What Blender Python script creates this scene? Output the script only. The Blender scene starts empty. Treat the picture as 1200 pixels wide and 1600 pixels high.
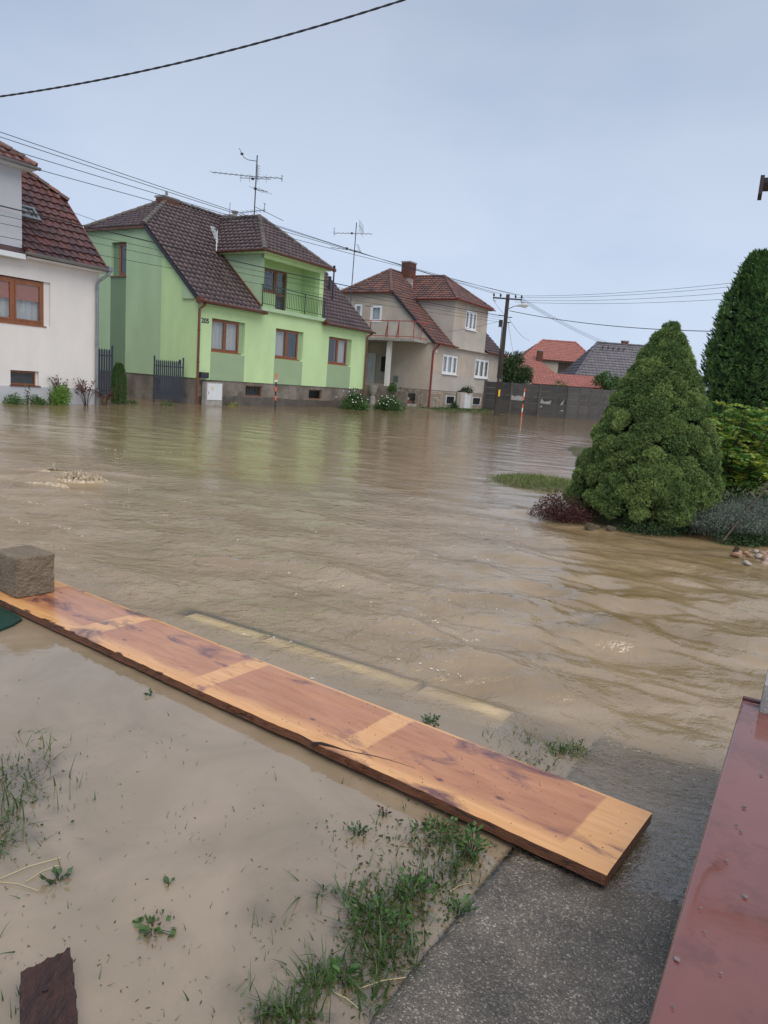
import bpy, bmesh, math, random
import numpy as np
from mathutils import Vector, Matrix
random.seed(7); rng = np.random.default_rng(7)
SC = bpy.context.scene; COL = SC.collection
D = bpy.data
rad = math.radians

# ------------------------------------------------------------------ camera
F_PX, CAM_H, ROLL, PITCH = 1150.0, 1.55, rad(4.3), rad(9.84)
_F = np.array([0, math.cos(PITCH), -math.sin(PITCH)])
_U0 = np.cross([1.0, 0, 0], _F)
_R = math.cos(ROLL)*np.array([1.0, 0, 0]) + math.sin(ROLL)*_U0
_U = -math.sin(ROLL)*np.array([1.0, 0, 0]) + math.cos(ROLL)*_U0
cam = D.cameras.new('camera'); camo = D.objects.new('camera', cam); COL.objects.link(camo)
cam.sensor_fit = 'VERTICAL'; cam.sensor_height = 24.0; cam.lens = F_PX/1600*24
cam.clip_start = 0.05; cam.clip_end = 2000
mw = Matrix.Identity(4)
for i in range(3):
    mw[i][0] = _R[i]; mw[i][1] = _U[i]; mw[i][2] = -_F[i]
mw[2][3] = CAM_H
camo.matrix_world = mw
SC.camera = camo

# ------------------------------------------------------------------ sky, sun, exposure
SUN_EL, SUN_AZ = rad(56), rad(156)          # azimuth clockwise from +Y: behind the camera
w = D.worlds.new('World'); SC.world = w; w.use_nodes = True
nt = w.node_tree; nt.nodes.clear()
def N(nt, typ, **kw):
    n = nt.nodes.new(typ)
    for k, v in kw.items():
        if k.startswith('i_'):
            n.inputs[k[2:].replace('_', ' ')].default_value = v
        else:
            setattr(n, k, v)
    return n
L = lambda nt, a, b: nt.links.new(a, b)
out = N(nt, 'ShaderNodeOutputWorld'); bg = N(nt, 'ShaderNodeBackground'); bg.inputs[1].default_value = 0.1
sky = N(nt, 'ShaderNodeTexSky'); sky.sky_type = 'NISHITA'; sky.sun_disc = False
sky.sun_elevation = SUN_EL; sky.sun_rotation = SUN_AZ; sky.air_density = 1.0; sky.dust_density = 3.0
tc = N(nt, 'ShaderNodeTexCoord')
mp = N(nt, 'ShaderNodeMapping'); mp.inputs['Scale'].default_value = (1, 1, 2.2)
L(nt, tc.outputs['Generated'], mp.inputs[0])
nz = N(nt, 'ShaderNodeTexNoise'); nz.inputs['Scale'].default_value = 1.7; nz.inputs['Detail'].default_value = 5; nz.inputs['Roughness'].default_value = .5
L(nt, mp.outputs[0], nz.inputs['Vector'])
cr = N(nt, 'ShaderNodeValToRGB')
cr.color_ramp.elements[0].position = .36; cr.color_ramp.elements[0].color = (.415, .515, .69, 1)
cr.color_ramp.elements[1].position = .64; cr.color_ramp.elements[1].color = (.57, .652, .80, 1)
L(nt, nz.outputs[0], cr.inputs[0])
# cloud deck dimmer overhead than near the horizon
sep = N(nt, 'ShaderNodeSeparateXYZ'); L(nt, tc.outputs['Generated'], sep.inputs[0])
mr = N(nt, 'ShaderNodeMapRange'); mr.inputs[1].default_value = 0; mr.inputs[2].default_value = .42
mr.inputs[3].default_value = 6.55; mr.inputs[4].default_value = 4.55
L(nt, sep.outputs[2], mr.inputs[0])
vm = N(nt, 'ShaderNodeVectorMath', operation='SCALE'); L(nt, cr.outputs[0], vm.inputs[0]); L(nt, mr.outputs[0], vm.inputs['Scale'])
mx = N(nt, 'ShaderNodeMix', data_type='RGBA'); mx.inputs[0].default_value = .9
L(nt, sky.outputs[0], mx.inputs[6]); L(nt, vm.outputs[0], mx.inputs[7])
L(nt, mx.outputs[2], bg.inputs[0]); L(nt, bg.outputs[0], out.inputs[0])

sun = D.lights.new('sun', 'SUN'); sun.energy = 1.3; sun.angle = rad(60); sun.color = (1, .93, .84)
suno = D.objects.new('sun', sun); COL.objects.link(suno)
sd = Vector((math.sin(SUN_AZ)*math.cos(SUN_EL), math.cos(SUN_AZ)*math.cos(SUN_EL), math.sin(SUN_EL)))
suno.rotation_euler = sd.to_track_quat('Z', 'Y').to_euler(); suno.location = (0, -5, 20)
SC.view_settings.view_transform = 'Standard'; SC.view_settings.look = 'None'
SC.view_settings.exposure = 0.97; SC.view_settings.gamma = 1; SC.view_settings.use_curve_mapping = False
SC.render.engine = 'CYCLES'
SC.cycles.max_bounces = 6; SC.cycles.transparent_max_bounces = 12
SC.cycles.use_denoising = True

# ------------------------------------------------------------------ measuring: pixel of the photograph -> place on the ground, in metres
def ray(px, py):
    d = _F*F_PX + _R*(px-600) + _U*(800-py)
    return d/np.linalg.norm(d)
def P(px, py, z=0.0):
    d = ray(px, py); t = (z-CAM_H)/d[2]
    return np.array([0, 0, CAM_H]) + d*t
def PY(px, py, Y):
    d = ray(px, py)
    return np.array([0, 0, CAM_H]) + d*(Y/d[1])

# street frame: origin at the corner of the green house, x along the street, y away from it
SA = rad(58.7); CU = np.array([math.cos(SA), math.sin(SA)]); CV = np.array([-math.sin(SA), math.cos(SA)])
C0 = np.array([-8.919, 33.72])
def st(a, b, z=0.0):
    p = C0 + CU*a + CV*b
    return Vector((p[0], p[1], z))

# ------------------------------------------------------------------ helpers
def link(o, parent=None):
    COL.objects.link(o)
    if parent is not None: o.parent = parent
    return o
def tag(o, label=None, cat=None, group=None, kind=None):
    if label: o['label'] = label
    if cat: o['category'] = cat
    if group: o['group'] = group
    if kind: o['kind'] = kind
    return o
def empty(name, loc, rz, label, cat, group=None):
    o = D.objects.new(name, None); o.location = loc; o.rotation_euler = (0, 0, rz); o.empty_display_size = .3
    return tag(link(o), label, cat, group)
def copy_tree(o, parent=None):
    c = o.copy(); link(c)
    if parent is not None: c.parent = parent
    for ch in o.children: copy_tree(ch, c)
    return c

class MB:
    def __init__(s): s.v = []; s.f = []
    def pts(s, *ps):
        i = len(s.v); s.v += [tuple(p) for p in ps]; s.f.append(tuple(range(i, i+len(ps)))); return s
    def box(s, x0, x1, y0, y1, z0, z1):
        i = len(s.v)
        s.v += [(x0,y0,z0),(x1,y0,z0),(x1,y1,z0),(x0,y1,z0),(x0,y0,z1),(x1,y0,z1),(x1,y1,z1),(x0,y1,z1)]
        s.f += [tuple(i+k for k in q) for q in ((0,3,2,1),(4,5,6,7),(0,1,5,4),(1,2,6,5),(2,3,7,6),(3,0,4,7))]; return s
    def beam(s, a, b, w, h, up=(0,0,1)):
        a = Vector(a); b = Vector(b); d = (b-a).normalized(); up = Vector(up)
        r = d.cross(up)
        if r.length < 1e-4: r = d.cross(Vector((1,0,0)))
        r.normalize(); u = r.cross(d)
        i = len(s.v)
        for p in (a, b):
            for sx, sy in ((-1,-1),(1,-1),(1,1),(-1,1)): s.v.append(tuple(p + r*(sx*w/2) + u*(sy*h/2)))
        s.f += [tuple(i+k for k in q) for q in ((0,1,2,3),(7,6,5,4),(0,4,5,1),(1,5,6,2),(2,6,7,3),(3,7,4,0))]; return s
    def tube(s, path, r, n=6, caps=True):
        path = [Vector(p) for p in path]; rr = r if isinstance(r, (list, tuple)) else [r]*len(path)
        i0 = len(s.v); prev = None
        for k, p in enumerate(path):
            d = (path[min(k+1, len(path)-1)] - path[max(k-1, 0)]).normalized()
            if prev is None:
                x = d.cross(Vector((0,0,1)))
                if x.length < 1e-3: x = d.cross(Vector((1,0,0)))
            else:
                x = prev - d*prev.dot(d)
            x.normalize(); prev = x; y = d.cross(x)
            for j in range(n):
                t = 2*math.pi*j/n; s.v.append(tuple(p + (x*math.cos(t) + y*math.sin(t))*rr[k]))
        for k in range(len(path)-1):
            for j in range(n):
                a = i0+k*n+j; b = i0+k*n+(j+1) % n; s.f.append((a, b, b+n, a+n))
        if caps:
            s.f.append(tuple(i0+j for j in range(n))[::-1]); s.f.append(tuple(i0+(len(path)-1)*n+j for j in range(n)))
        return s
    def prism(s, poly, axis_vec):
        a = Vector(axis_vec); n = len(poly); i = len(s.v)
        s.v += [tuple(p) for p in poly] + [tuple(Vector(p)+a) for p in poly]
        s.f.append(tuple(range(i, i+n))); s.f.append(tuple(range(i+2*n-1, i+n-1, -1)))
        for k in range(n): s.f.append((i+k, i+(k+1) % n, i+n+(k+1) % n, i+n+k))
        return s
    def mesh(s, name, m, smooth=False):
        me = D.meshes.new(name); me.from_pydata(s.v, [], s.f); me.materials.append(m)
        if smooth: me.polygons.foreach_set('use_smooth', [True]*len(me.polygons))
        return me
    def build(s, name, m, parent=None, loc=None, rz=0, smooth=False, bevel=0):
        o = D.objects.new(name, s.mesh(name, m, smooth)); link(o, parent)
        if loc is not None: o.location = loc
        o.rotation_euler = (0, 0, rz)
        if bevel:
            b = o.modifiers.new('bevel', 'BEVEL'); b.width = bevel; b.segments = 2; b.limit_method = 'ANGLE'
        return o

def np_mesh(name, V, F, m, parent=None, attrs=None, smooth=False, loc=None):
    """V (n,3); F (m,k)"""
    V = np.asarray(V, np.float32); F = np.asarray(F, np.int32); k = F.shape[1]
    me = D.meshes.new(name); me.vertices.add(len(V)); me.vertices.foreach_set('co', V.ravel())
    me.loops.add(F.size); me.loops.foreach_set('vertex_index', F.ravel())
    me.polygons.add(len(F)); me.polygons.foreach_set('loop_start', np.arange(len(F), dtype=np.int32)*k)
    if smooth: me.polygons.foreach_set('use_smooth', np.ones(len(F), bool))
    me.update(); me.validate()
    for an, av in (attrs or {}).items():
        at = me.attributes.new(an, 'FLOAT', 'POINT'); at.data.foreach_set('value', np.asarray(av, np.float32))
    me.materials.append(m)
    o = D.objects.new(name, me); link(o, parent)
    if loc is not None: o.location = loc
    return o

# ------------------------------------------------------------------ materials
MATS = {}
def M(name, col, rough=.6, var=.15, vs=3.0, bump=0, bs=40, metal=0, col2=None, attr=None, spec=.5, sc=(1,1,1), rvar=0, detail=5, trans=0, coat=0, col3=None, c3s=1.5, c3w=(.5,.62)):
    m = D.materials.new(name); m.use_nodes = True; t = m.node_tree; b = t.nodes['Principled BSDF']
    b.inputs['Roughness'].default_value = rough; b.inputs['Metallic'].default_value = metal
    b.inputs['Specular IOR Level'].default_value = spec if rough < .7 else min(spec, .2)
    tc = N(t, 'ShaderNodeTexCoord'); mp = N(t, 'ShaderNodeMapping'); mp.inputs['Scale'].default_value = sc
    L(t, tc.outputs['Object'], mp.inputs[0])
    n1 = N(t, 'ShaderNodeTexNoise'); n1.inputs['Scale'].default_value = vs; n1.inputs['Detail'].default_value = detail; n1.inputs['Roughness'].default_value = .62
    L(t, mp.outputs[0], n1.inputs['Vector'])
    r = N(t, 'ShaderNodeValToRGB')
    r.color_ramp.elements[0].position = .3; r.color_ramp.elements[1].position = .7
    c = np.array(col)
    r.color_ramp.elements[0].color = (*np.clip(c*(1-var), 0, 1), 1); r.color_ramp.elements[1].color = (*np.clip(c*(1+var), 0, 1), 1)
    L(t, n1.outputs[0], r.inputs[0]); colo = r.outputs[0]
    if col2 is not None:
        mix = N(t, 'ShaderNodeMix', data_type='RGBA'); L(t, colo, mix.inputs[6])
        mix.inputs[7].default_value = (*col2, 1)
        if attr:
            a = N(t, 'ShaderNodeAttribute', attribute_name=attr); L(t, a.outputs['Fac'], mix.inputs[0])
        else:
            oi = N(t, 'ShaderNodeObjectInfo'); L(t, oi.outputs['Random'], mix.inputs[0])
        colo = mix.outputs[2]
    if col3 is not None:
        n3 = N(t, 'ShaderNodeTexNoise'); n3.inputs['Scale'].default_value = c3s; n3.inputs['Detail'].default_value = 8; n3.inputs['Roughness'].default_value = .7
        L(t, mp.outputs[0], n3.inputs['Vector'])
        q = N(t, 'ShaderNodeMapRange'); q.inputs[1].default_value = c3w[0]; q.inputs[2].default_value = c3w[1]; L(t, n3.outputs[0], q.inputs[0])
        mix = N(t, 'ShaderNodeMix', data_type='RGBA'); L(t, q.outputs[0], mix.inputs[0]); L(t, colo, mix.inputs[6]); mix.inputs[7].default_value = (*col3, 1)
        colo = mix.outputs[2]
    L(t, colo, b.inputs['Base Color'])
    if rvar:
        q = N(t, 'ShaderNodeMapRange'); q.inputs[1].default_value = .35; q.inputs[2].default_value = .65
        q.inputs[3].default_value = max(.02, rough-rvar); q.inputs[4].default_value = min(1, rough+rvar)
        L(t, n1.outputs[0], q.inputs[0]); L(t, q.outputs[0], b.inputs['Roughness'])
    if bump:
        n2 = N(t, 'ShaderNodeTexNoise'); n2.inputs['Scale'].default_value = bs; n2.inputs['Detail'].default_value = 6
        L(t, mp.outputs[0], n2.inputs['Vector'])
        bp = N(t, 'ShaderNodeBump'); bp.inputs['Strength'].default_value = bump; bp.inputs['Distance'].default_value = .02
        L(t, n2.outputs[0], bp.inputs['Height']); L(t, bp.outputs[0], b.inputs['Normal'])
    if trans:
        tr = N(t, 'ShaderNodeBsdfTranslucent'); L(t, colo, tr.inputs[0])
        ms = N(t, 'ShaderNodeMixShader'); ms.inputs[0].default_value = trans
        L(t, b.outputs[0], ms.inputs[1]); L(t, tr.outputs[0], ms.inputs[2]); L(t, ms.outputs[0], t.nodes['Material Output'].inputs[0])
    if coat: b.inputs['Coat Weight'].default_value = coat
    MATS[name] = m
    return m

plaster_white = M('plaster_white', (.68, .655, .625), .85, .05, 1.2, .1, 120, sc=(1, 1, .5), col3=(.65, .61, .56), c3s=.5, c3w=(.45, .9))
plaster_bluegrey = M('plaster_bluegrey', (.46, .47, .50), .85, .05, 1.5, .1, 120)
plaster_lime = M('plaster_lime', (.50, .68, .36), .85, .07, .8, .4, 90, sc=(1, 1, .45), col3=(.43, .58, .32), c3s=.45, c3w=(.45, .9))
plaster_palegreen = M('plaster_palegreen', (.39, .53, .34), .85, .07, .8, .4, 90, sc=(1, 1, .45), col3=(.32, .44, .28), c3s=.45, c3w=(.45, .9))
plaster_sage = M('plaster_sage', (.29, .39, .24), .85, .06, 1.0, .12, 110)
plaster_darksage = M('plaster_darksage', (.17, .25, .16), .85, .06, 1.0, .12, 110)
plinth_render = M('plinth_render', (.20, .175, .15), .75, .3, 1.6, .3, 60, col3=(.11, .095, .08), c3s=1.1, c3w=(.45, .65))
plaster_beige = M('plaster_beige', (.47, .40, .33), .88, .10, .9, .2, 90, col3=(.38, .345, .30), c3s=.5, c3w=(.45, .65))
plaster_beigegrey = M('plaster_beigegrey', (.44, .405, .36), .88, .12, .8, .2, 90)
stone_clad = M('stone_clad', (.34, .28, .21), .7, .35, 4, .3, 40)
tile_dark = M('tile_dark', (.048, .031, .033), .36, .25, 6, .25, 60, col2=(.095, .058, .058), attr='rnd', col3=(.085, .075, .05), c3s=1.6, c3w=(.6, .75))
tile_beige = M('tile_beige', (.075, .045, .042), .5, .3, 6, .25, 60, col2=(.19, .078, .058), attr='rnd', col3=(.30, .22, .17), c3s=2.2, c3w=(.62, .74))
tile_white = M('tile_white', (.050, .026, .029), .36, .3, 5, .25, 60, col2=(.122, .043, .033))
tile_ridge_dark = M('tile_ridge_dark', (.085, .07, .062), .6, .35, 9, .3, 60, col2=(.12, .10, .085))
tile_ridge_red = M('tile_ridge_red', (.20, .085, .06), .55, .3, 9, .3, 60, col2=(.09, .06, .05))
tile_orange = M('tile_orange', (.33, .115, .09), .6, .25, 3, .2, 40, col2=(.26, .10, .085), attr='rnd')
tile_grey = M('tile_grey', (.10, .095, .11), .5, .2, 3, .2, 40, col2=(.14, .13, .145), attr='rnd')
copper_brown = M('copper_brown', (.16, .058, .035), .35, .2, 5, 0, metal=.2)
gutter_red = M('gutter_red', (.20, .030, .022), .35, .2, 5)
zinc = M('zinc', (.25, .27, .28), .35, .15, 4, metal=.6)
wood_frame = M('wood_frame', (.24, .085, .032), .4, .25, 6, sc=(1, 1, .2))
pvc_white = M('pvc_white', (.78, .79, .80), .35, .03)
white_metal = M('white_metal', (.62, .65, .66), .45, .06, 5)
curtain_m = M('curtain_m', (.70, .70, .70), .9, .08, 10, trans=.4)
blind_orange = M('blind_orange', (.33, .085, .045), .7, .08, 3)
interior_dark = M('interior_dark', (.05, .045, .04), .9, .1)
brick_red = M('brick_red', (.15, .065, .048), .85, .35, 12, .4, 60, col2=(.13, .06, .045))
mortar = M('mortar', (.28, .26, .23), .9, .2)
lead = M('lead', (.36, .37, .38), .4, .25, 6, metal=.4)
iron_dark = M('iron_dark', (.022, .026, .035), .45, .1)
gate_navy = M('gate_navy', (.022, .03, .05), .4, .1)
rail_green = M('rail_green', (.035, .05, .045), .5, .1)
rail_red = M('rail_red', (.30, .035, .03), .45, .15)
aerial_metal = M('aerial_metal', (.07, .072, .08), .4, .15, metal=.5)
concrete_grey = M('concrete_grey', (.30, .29, .27), .85, .25, 4, .3, 60)
fence_concrete = M('fence_concrete', (.074, .072, .073), .85, .3, 2.5, .5, 25, col2=(.10, .096, .094))
pole_mat = M('pole_mat', (.05, .042, .036), .8, .35, 3, .5, 30, sc=(1, 1, .15))
porcelain = M('porcelain', (.06, .04, .035), .25, .1)
wire_black = M('wire_black', (.018, .018, .02), .5, .1)
snow_orange = M('snow_orange', (.75, .13, .035), .5, .05)
snow_white = M('snow_white', (.72, .70, .68), .5, .05)
snow_black = M('snow_black', (.02, .02, .022), .5, .05)
yellow_sign = M('yellow_sign', (.75, .42, .03), .5, .05)
door_white = M('door_white', (.60, .60, .58), .5, .05)
leaf_dark = M('leaf_dark', (.030, .065, .022), .55, .3, 4, col2=(.075, .14, .045), attr='rnd', trans=.2)
leaf_mid = M('leaf_mid', (.035, .085, .022), .5, .3, 4, col2=(.11, .22, .055), attr='rnd', trans=.25)
leaf_lime = M('leaf_lime', (.10, .22, .03), .5, .2, 4, col2=(.22, .36, .06), attr='rnd', trans=.25)
leaf_red = M('leaf_red', (.055, .018, .018), .5, .3, 4, col2=(.13, .045, .03), attr='rnd', trans=.2)
leaf_yellow = M('leaf_yellow', (.065, .19, .03), .5, .2, 3, col2=(.44, .46, .06), attr='rnd', trans=.3)
leaf_grey = M('leaf_grey', (.055, .075, .055), .7, .25, 4, col2=(.25, .29, .25), attr='rnd', trans=.15)
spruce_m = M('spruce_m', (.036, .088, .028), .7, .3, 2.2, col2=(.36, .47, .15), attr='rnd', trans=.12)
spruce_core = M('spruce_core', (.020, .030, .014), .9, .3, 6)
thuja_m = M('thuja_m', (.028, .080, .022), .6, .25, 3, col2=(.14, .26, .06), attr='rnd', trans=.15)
bark = M('bark', (.07, .05, .038), .9, .3, 6, .6, 40)
grass_m = M('grass_m', (.035, .075, .018), .45, .35, 3, col2=(.115, .185, .045), attr='rnd', trans=.3)
grass_dry = M('grass_dry', (.07, .13, .025), .55, .3, 3, col2=(.25, .27, .07), attr='rnd', trans=.3)
soil = M('soil', (.10, .08, .055), .9, .35, 2, .6, 20)
stone_pebble = M('stone_pebble', (.36, .33, .30), .4, .3, 6, .2, 30, col2=(.30, .17, .10))

# ------------------------------------------------------------------ ground relief and flood water
def U_(x, y): return x*CU[0] + y*CU[1]
def V_(x, y): return x*CV[0] + y*CV[1]
def sm(a, b, x):
    t = np.clip((x-a)/(b-a), 0, 1); return t*t*(3-2*t)
_ph = rng.uniform(0, 6.28, (40, 3))
def vnoise(x, y, s, k=0, n=7):
    r = 0
    for i in range(n):
        a = _ph[(i+k) % 40, 0]; r = r + np.sin((x*np.cos(a)+y*np.sin(a))*s*(.6+.25*i) + _ph[(i+k) % 40, 1] + 1.3*np.sin((x*np.sin(a)-y*np.cos(a))*s*.5 + _ph[(i+k) % 40, 2]))
    return r/n*1.6
SLAB_B, SLAB_END, KERB_A = .76, 3.32, 3.30
CLODS = [(P(*q)[:2], r_, h_) for q, r_, h_ in [((15, 1230), .17, .042), ((5, 1310), .15, .045), ((70, 1190), .10, .03), ((600, 1440), .10, .045), ((590, 1490), .10, .045), ((560, 1420), .06, .035), ((640, 1400), .09, .04), ((700, 1370), .09, .045), ((728, 1345), .07, .045), ((690, 1310), .09, .035), ((655, 1330), .10, .025), ((500, 1530), .06, .045), ((450, 1590), .08, .045), ((590, 1575), .07, .035), ((400, 1430), .06, .03), ((240, 1455), .08, .035), ((380, 1560), .08, .03), ((95, 1380), .06, .03), ((20, 1560), .09, .035), ((160, 1330), .07, .025), ((330, 1330), .06, .025), ((500, 1395), .06, .025)]]
def slab_z(a): return .024 - (a-1.4)*.0265
def ground_z(x, y):
    a = U_(x, y); b = V_(x, y)
    lawn = -.070 + .010*vnoise(x, y, 5.5, 3)
    lawn += .034*np.exp(-(((x+.02)/.35)**2 + ((y-1.85)/.45)**2))
    lawn += .046*np.exp(-(((b-1.05)/.45)**2 + ((a-3.1)/.25)**2))
    lawn += .030*np.exp(-(((x+1.45)/.40)**2 + ((y-2.3)/.55)**2))
    for (cx_, cy_), r_, h_ in CLODS: lawn = lawn + h_*np.exp(-((x-cx_)**2+(y-cy_)**2)/r_**2*(1+.5*np.sin(x*37)*np.sin(y*41)))
    lawn = np.minimum(lawn, -.014)
    street = -.34 + .04*vnoise(x, y, .5, 9)
    g = lawn + (street-lawn)*sm(KERB_A+.05, KERB_A+.20, a)
    isl = np.exp(-(((x-2.8)/1.30)**2 + ((y-13.2)/1.55)**2)**2)
    g = g + .40*isl
    bed = sm(3.55, 4.35, x-.10*(y-9)+.12*vnoise(x, y, 2.2, 5))*sm(8.5, 9.4, y+.10*x)*(1-sm(22, 26, y))
    bed = np.maximum(bed, sm(-1.25, -.45, -(((x-3.5)/1.0)**2+((y-9.9)/1.0)**2)))
    g = g + .50*bed
    # verge and front gardens of the houses across the street
    rx = x-C0[0]; ry = y-C0[1]; uu = U_(rx, ry); vv = V_(rx, ry)
    bank = sm(-2.6, -1.0, vv)*sm(17.5, 20, uu)
    g = g + bank*.46
    g = g + sm(1.0, 8, vv)*.55*(1-bank)
    far = sm(66, 72, np.hypot(x, y))
    return g + far*.9
def zone_stream(x, y):
    a = U_(x, y); b = V_(x, y)
    return sm(KERB_A-.55, KERB_A-.05, a)

# far terrain sheet
def grid_polar(r0, r1, nr, t0, t1, ntc):
    r = r0*(r1/r0)**(np.linspace(0, 1, nr)); t = np.linspace(t0, t1, ntc)
    Rr, T = np.meshgrid(r, t, indexing='ij')
    x = Rr*np.sin(T); y = Rr*np.cos(T)
    i = np.arange(nr*ntc).reshape(nr, ntc)
    F = np.stack([i[:-1, :-1].ravel(), i[:-1, 1:].ravel(), i[1:, 1:].ravel(), i[1:, :-1].ravel()], 1)
    return x.ravel(), y.ravel(), F
x, y, F = grid_polar(.5, 900, 420, rad(-80), rad(80), 260)
ground_m = M('ground_m', (.13, .10, .07), .85, .3, 3, .5, 25, col3=(.06, .085, .03), c3s=2.5, c3w=(.45, .6))
o = np_mesh('ground', np.stack([x, y, ground_z(x, y)], 1), F, ground_m, smooth=True); tag(o, kind='structure')

# flood water
x, y, F = grid_polar(.75, 85, 880, rad(-58), rad(58), 405)
S = zone_stream(x, y); dist = np.hypot(x, y)
zw = np.zeros_like(x)
near = np.exp(-((dist-5)/5.0)**2*(dist > 5))
wx = x + .10*vnoise(x, y, 1.6, 11); wy = y + .10*vnoise(x, y, 1.6, 17)
for i in range(46):
    wl = .13*(1.5/.13)**rng.random()
    an = rad(62) + rng.normal(0, .55)
    k = 2*math.pi/wl; ph = rng.uniform(0, 6.28)
    amp = .0046*wl**.9*rng.uniform(.5, 1.2)
    s = np.sin(k*(wx*math.cos(an)+wy*math.sin(an)) + ph + .8*vnoise(x, y, .9, i))
    fade = np.clip((wl/ (dist*.012+1e-6) - 1.0)/2, 0, 1)
    zw += amp*s*fade
chop = .45 + .55*sm(-.2, .6, vnoise(x, y, .55, 23))
rightrun = np.exp(-(((x-1.7)/1.6)**2+((y-5.0)/1.6)**2))
zw *= S*(chop + 1.7*rightrun)*(.35+.65*near)
# a standing boil of water on the left, over something on the road bed
sx, sy = P(100, 748)[:2]
d2 = ((x-sx)/.55)**2+((y-sy)/.22)**2
zw += .075*np.exp(-d2)*(1+.5*vnoise(x, y, 9, 2)) - .03*np.exp(-(((x-sx-.1)/.6)**2+((y-sy+.35)/.2)**2))
for (qx, qy, rx_, ry_, h) in [(185, 742, .45, .08, .035), (350, 875, .22, .06, .03), (75, 735, .3, .1, .05), (90, 808, .3, .05, .02)]:
    cx, cy = P(qx, qy)[:2]; zw += h*np.exp(-(((x-cx)/rx_)**2+((y-cy)/ry_)**2))
pond = 1-S
zw += pond*.0012*vnoise(x, y, 7, 29)
for qx, qy in [(120, 1042), (410, 1255), (275, 1260)]:          # rings left by rain drops
    cx, cy = P(qx, qy)[:2]; rr = np.hypot(x-cx, y-cy)
    zw += .0018*np.cos((rr-.055)*90)*np.exp(-((rr-.055)/.022)**2)
y_edge = 10.7 + np.maximum(0, -3-x)*1.0 - np.maximum(0, x)*1.05 + .8*vnoise(x, y, .5, 14)
inside = sm(-.6, 1.3, y_edge-y)
CHOP = S*(.15 + .10*sm(0, .6, vnoise(x, y*2.2, .35, 12)) + .95*inside*(.62+.5*sm(-.4, .5, vnoise(x, y, .9, 27)))*(1-.88*np.exp(-(((x-2.4)/1.8)**2+((y-5.8)/2.6)**2))))
gz = ground_z(x, y)
a_ = U_(x, y); b_ = V_(x, y)
onslab = sm(SLAB_B+.01, SLAB_B-.01, b_)*sm(SLAB_END+.04, SLAB_END-.005, a_)
onkerb = sm(KERB_A-.115, KERB_A-.070, a_)*sm(KERB_A+.065, KERB_A+.020, a_)*sm(1.10, 1.26, b_)*sm(3.52, 3.36, b_)
gz = gz*(1-onslab) + slab_z(a_)*onslab
calm = np.exp(-((a_-KERB_A+.02)/.16)**2)*sm(.85, 1.2, b_)*sm(3.9, 3.4, b_)
zw = zw*(1-.82*calm)
depth = np.clip(zw*.5-gz, 0, 3)
opac = 1-np.exp(-depth/.030)
km = onkerb*(.78+.22*np.clip(vnoise(x, y, 4.2, 31), -1, 1))
opac = opac*(1-km)+np.minimum(opac, .10)*km
wm = D.materials.new('flood_water'); wm.use_nodes = True; t = wm.node_tree; t.nodes.clear()
mo = N(t, 'ShaderNodeOutputMaterial')
geo = N(t, 'ShaderNodeNewGeometry')
def noise(vec, sc, det, rough=.55, scale3=None, dist=0):
    if scale3 is not None:
        m_ = N(t, 'ShaderNodeMapping'); m_.inputs['Scale'].default_value = scale3; m_.inputs['Rotation'].default_value = (0, 0, rad(31))
        L(t, vec, m_.inputs[0]); vec = m_.outputs[0]
    n_ = N(t, 'ShaderNodeTexNoise'); n_.inputs['Scale'].default_value = sc; n_.inputs['Detail'].default_value = det; n_.inputs['Roughness'].default_value = rough; n_.inputs['Distortion'].default_value = dist
    L(t, vec, n_.inputs['Vector']); return n_.outputs[0]
pos = geo.outputs['Position']
aS = N(t, 'ShaderNodeAttribute', attribute_name='stream'); aO = N(t, 'ShaderNodeAttribute', attribute_name='opac'); aF = N(t, 'ShaderNodeAttribute', attribute_name='film')
c1 = noise(pos, .9, 6, .6, (1, 2.2, 1), .4)
r1 = N(t, 'ShaderNodeValToRGB'); r1.color_ramp.elements[0].position = .32; r1.color_ramp.elements[1].position = .68
r1.color_ramp.elements[0].color = (.235, .160, .076, 1); r1.color_ramp.elements[1].color = (.365, .270, .162, 1)
L(t, c1, r1.inputs[0])
pondc = N(t, 'ShaderNodeMix', data_type='RGBA'); L(t, aS.outputs['Fac'], pondc.inputs[0]); pr_ = N(t, 'ShaderNodeValToRGB'); pr_.color_ramp.elements[0].position = .35; pr_.color_ramp.elements[1].position = .68; pr_.color_ramp.elements[0].color = (.280, .215, .138, 1); pr_.color_ramp.elements[1].color = (.375, .288, .198, 1); L(t, noise(pos, 1.6, 6, .6, None, 1.2), pr_.inputs[0]); L(t, pr_.outputs[0], pondc.inputs[6]); L(t, r1.outputs[0], pondc.inputs[7])
dif = N(t, 'ShaderNodeBsdfDiffuse'); L(t, pondc.outputs[2], dif.inputs[0])
trn = N(t, 'ShaderNodeBsdfTransparent'); trn.inputs[0].default_value = (.93, .90, .84, 1)
m1 = N(t, 'ShaderNodeMixShader'); L(t, aO.outputs['Fac'], m1.inputs[0]); L(t, trn.outputs[0], m1.inputs[1]); L(t, dif.outputs[0], m1.inputs[2])
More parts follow.
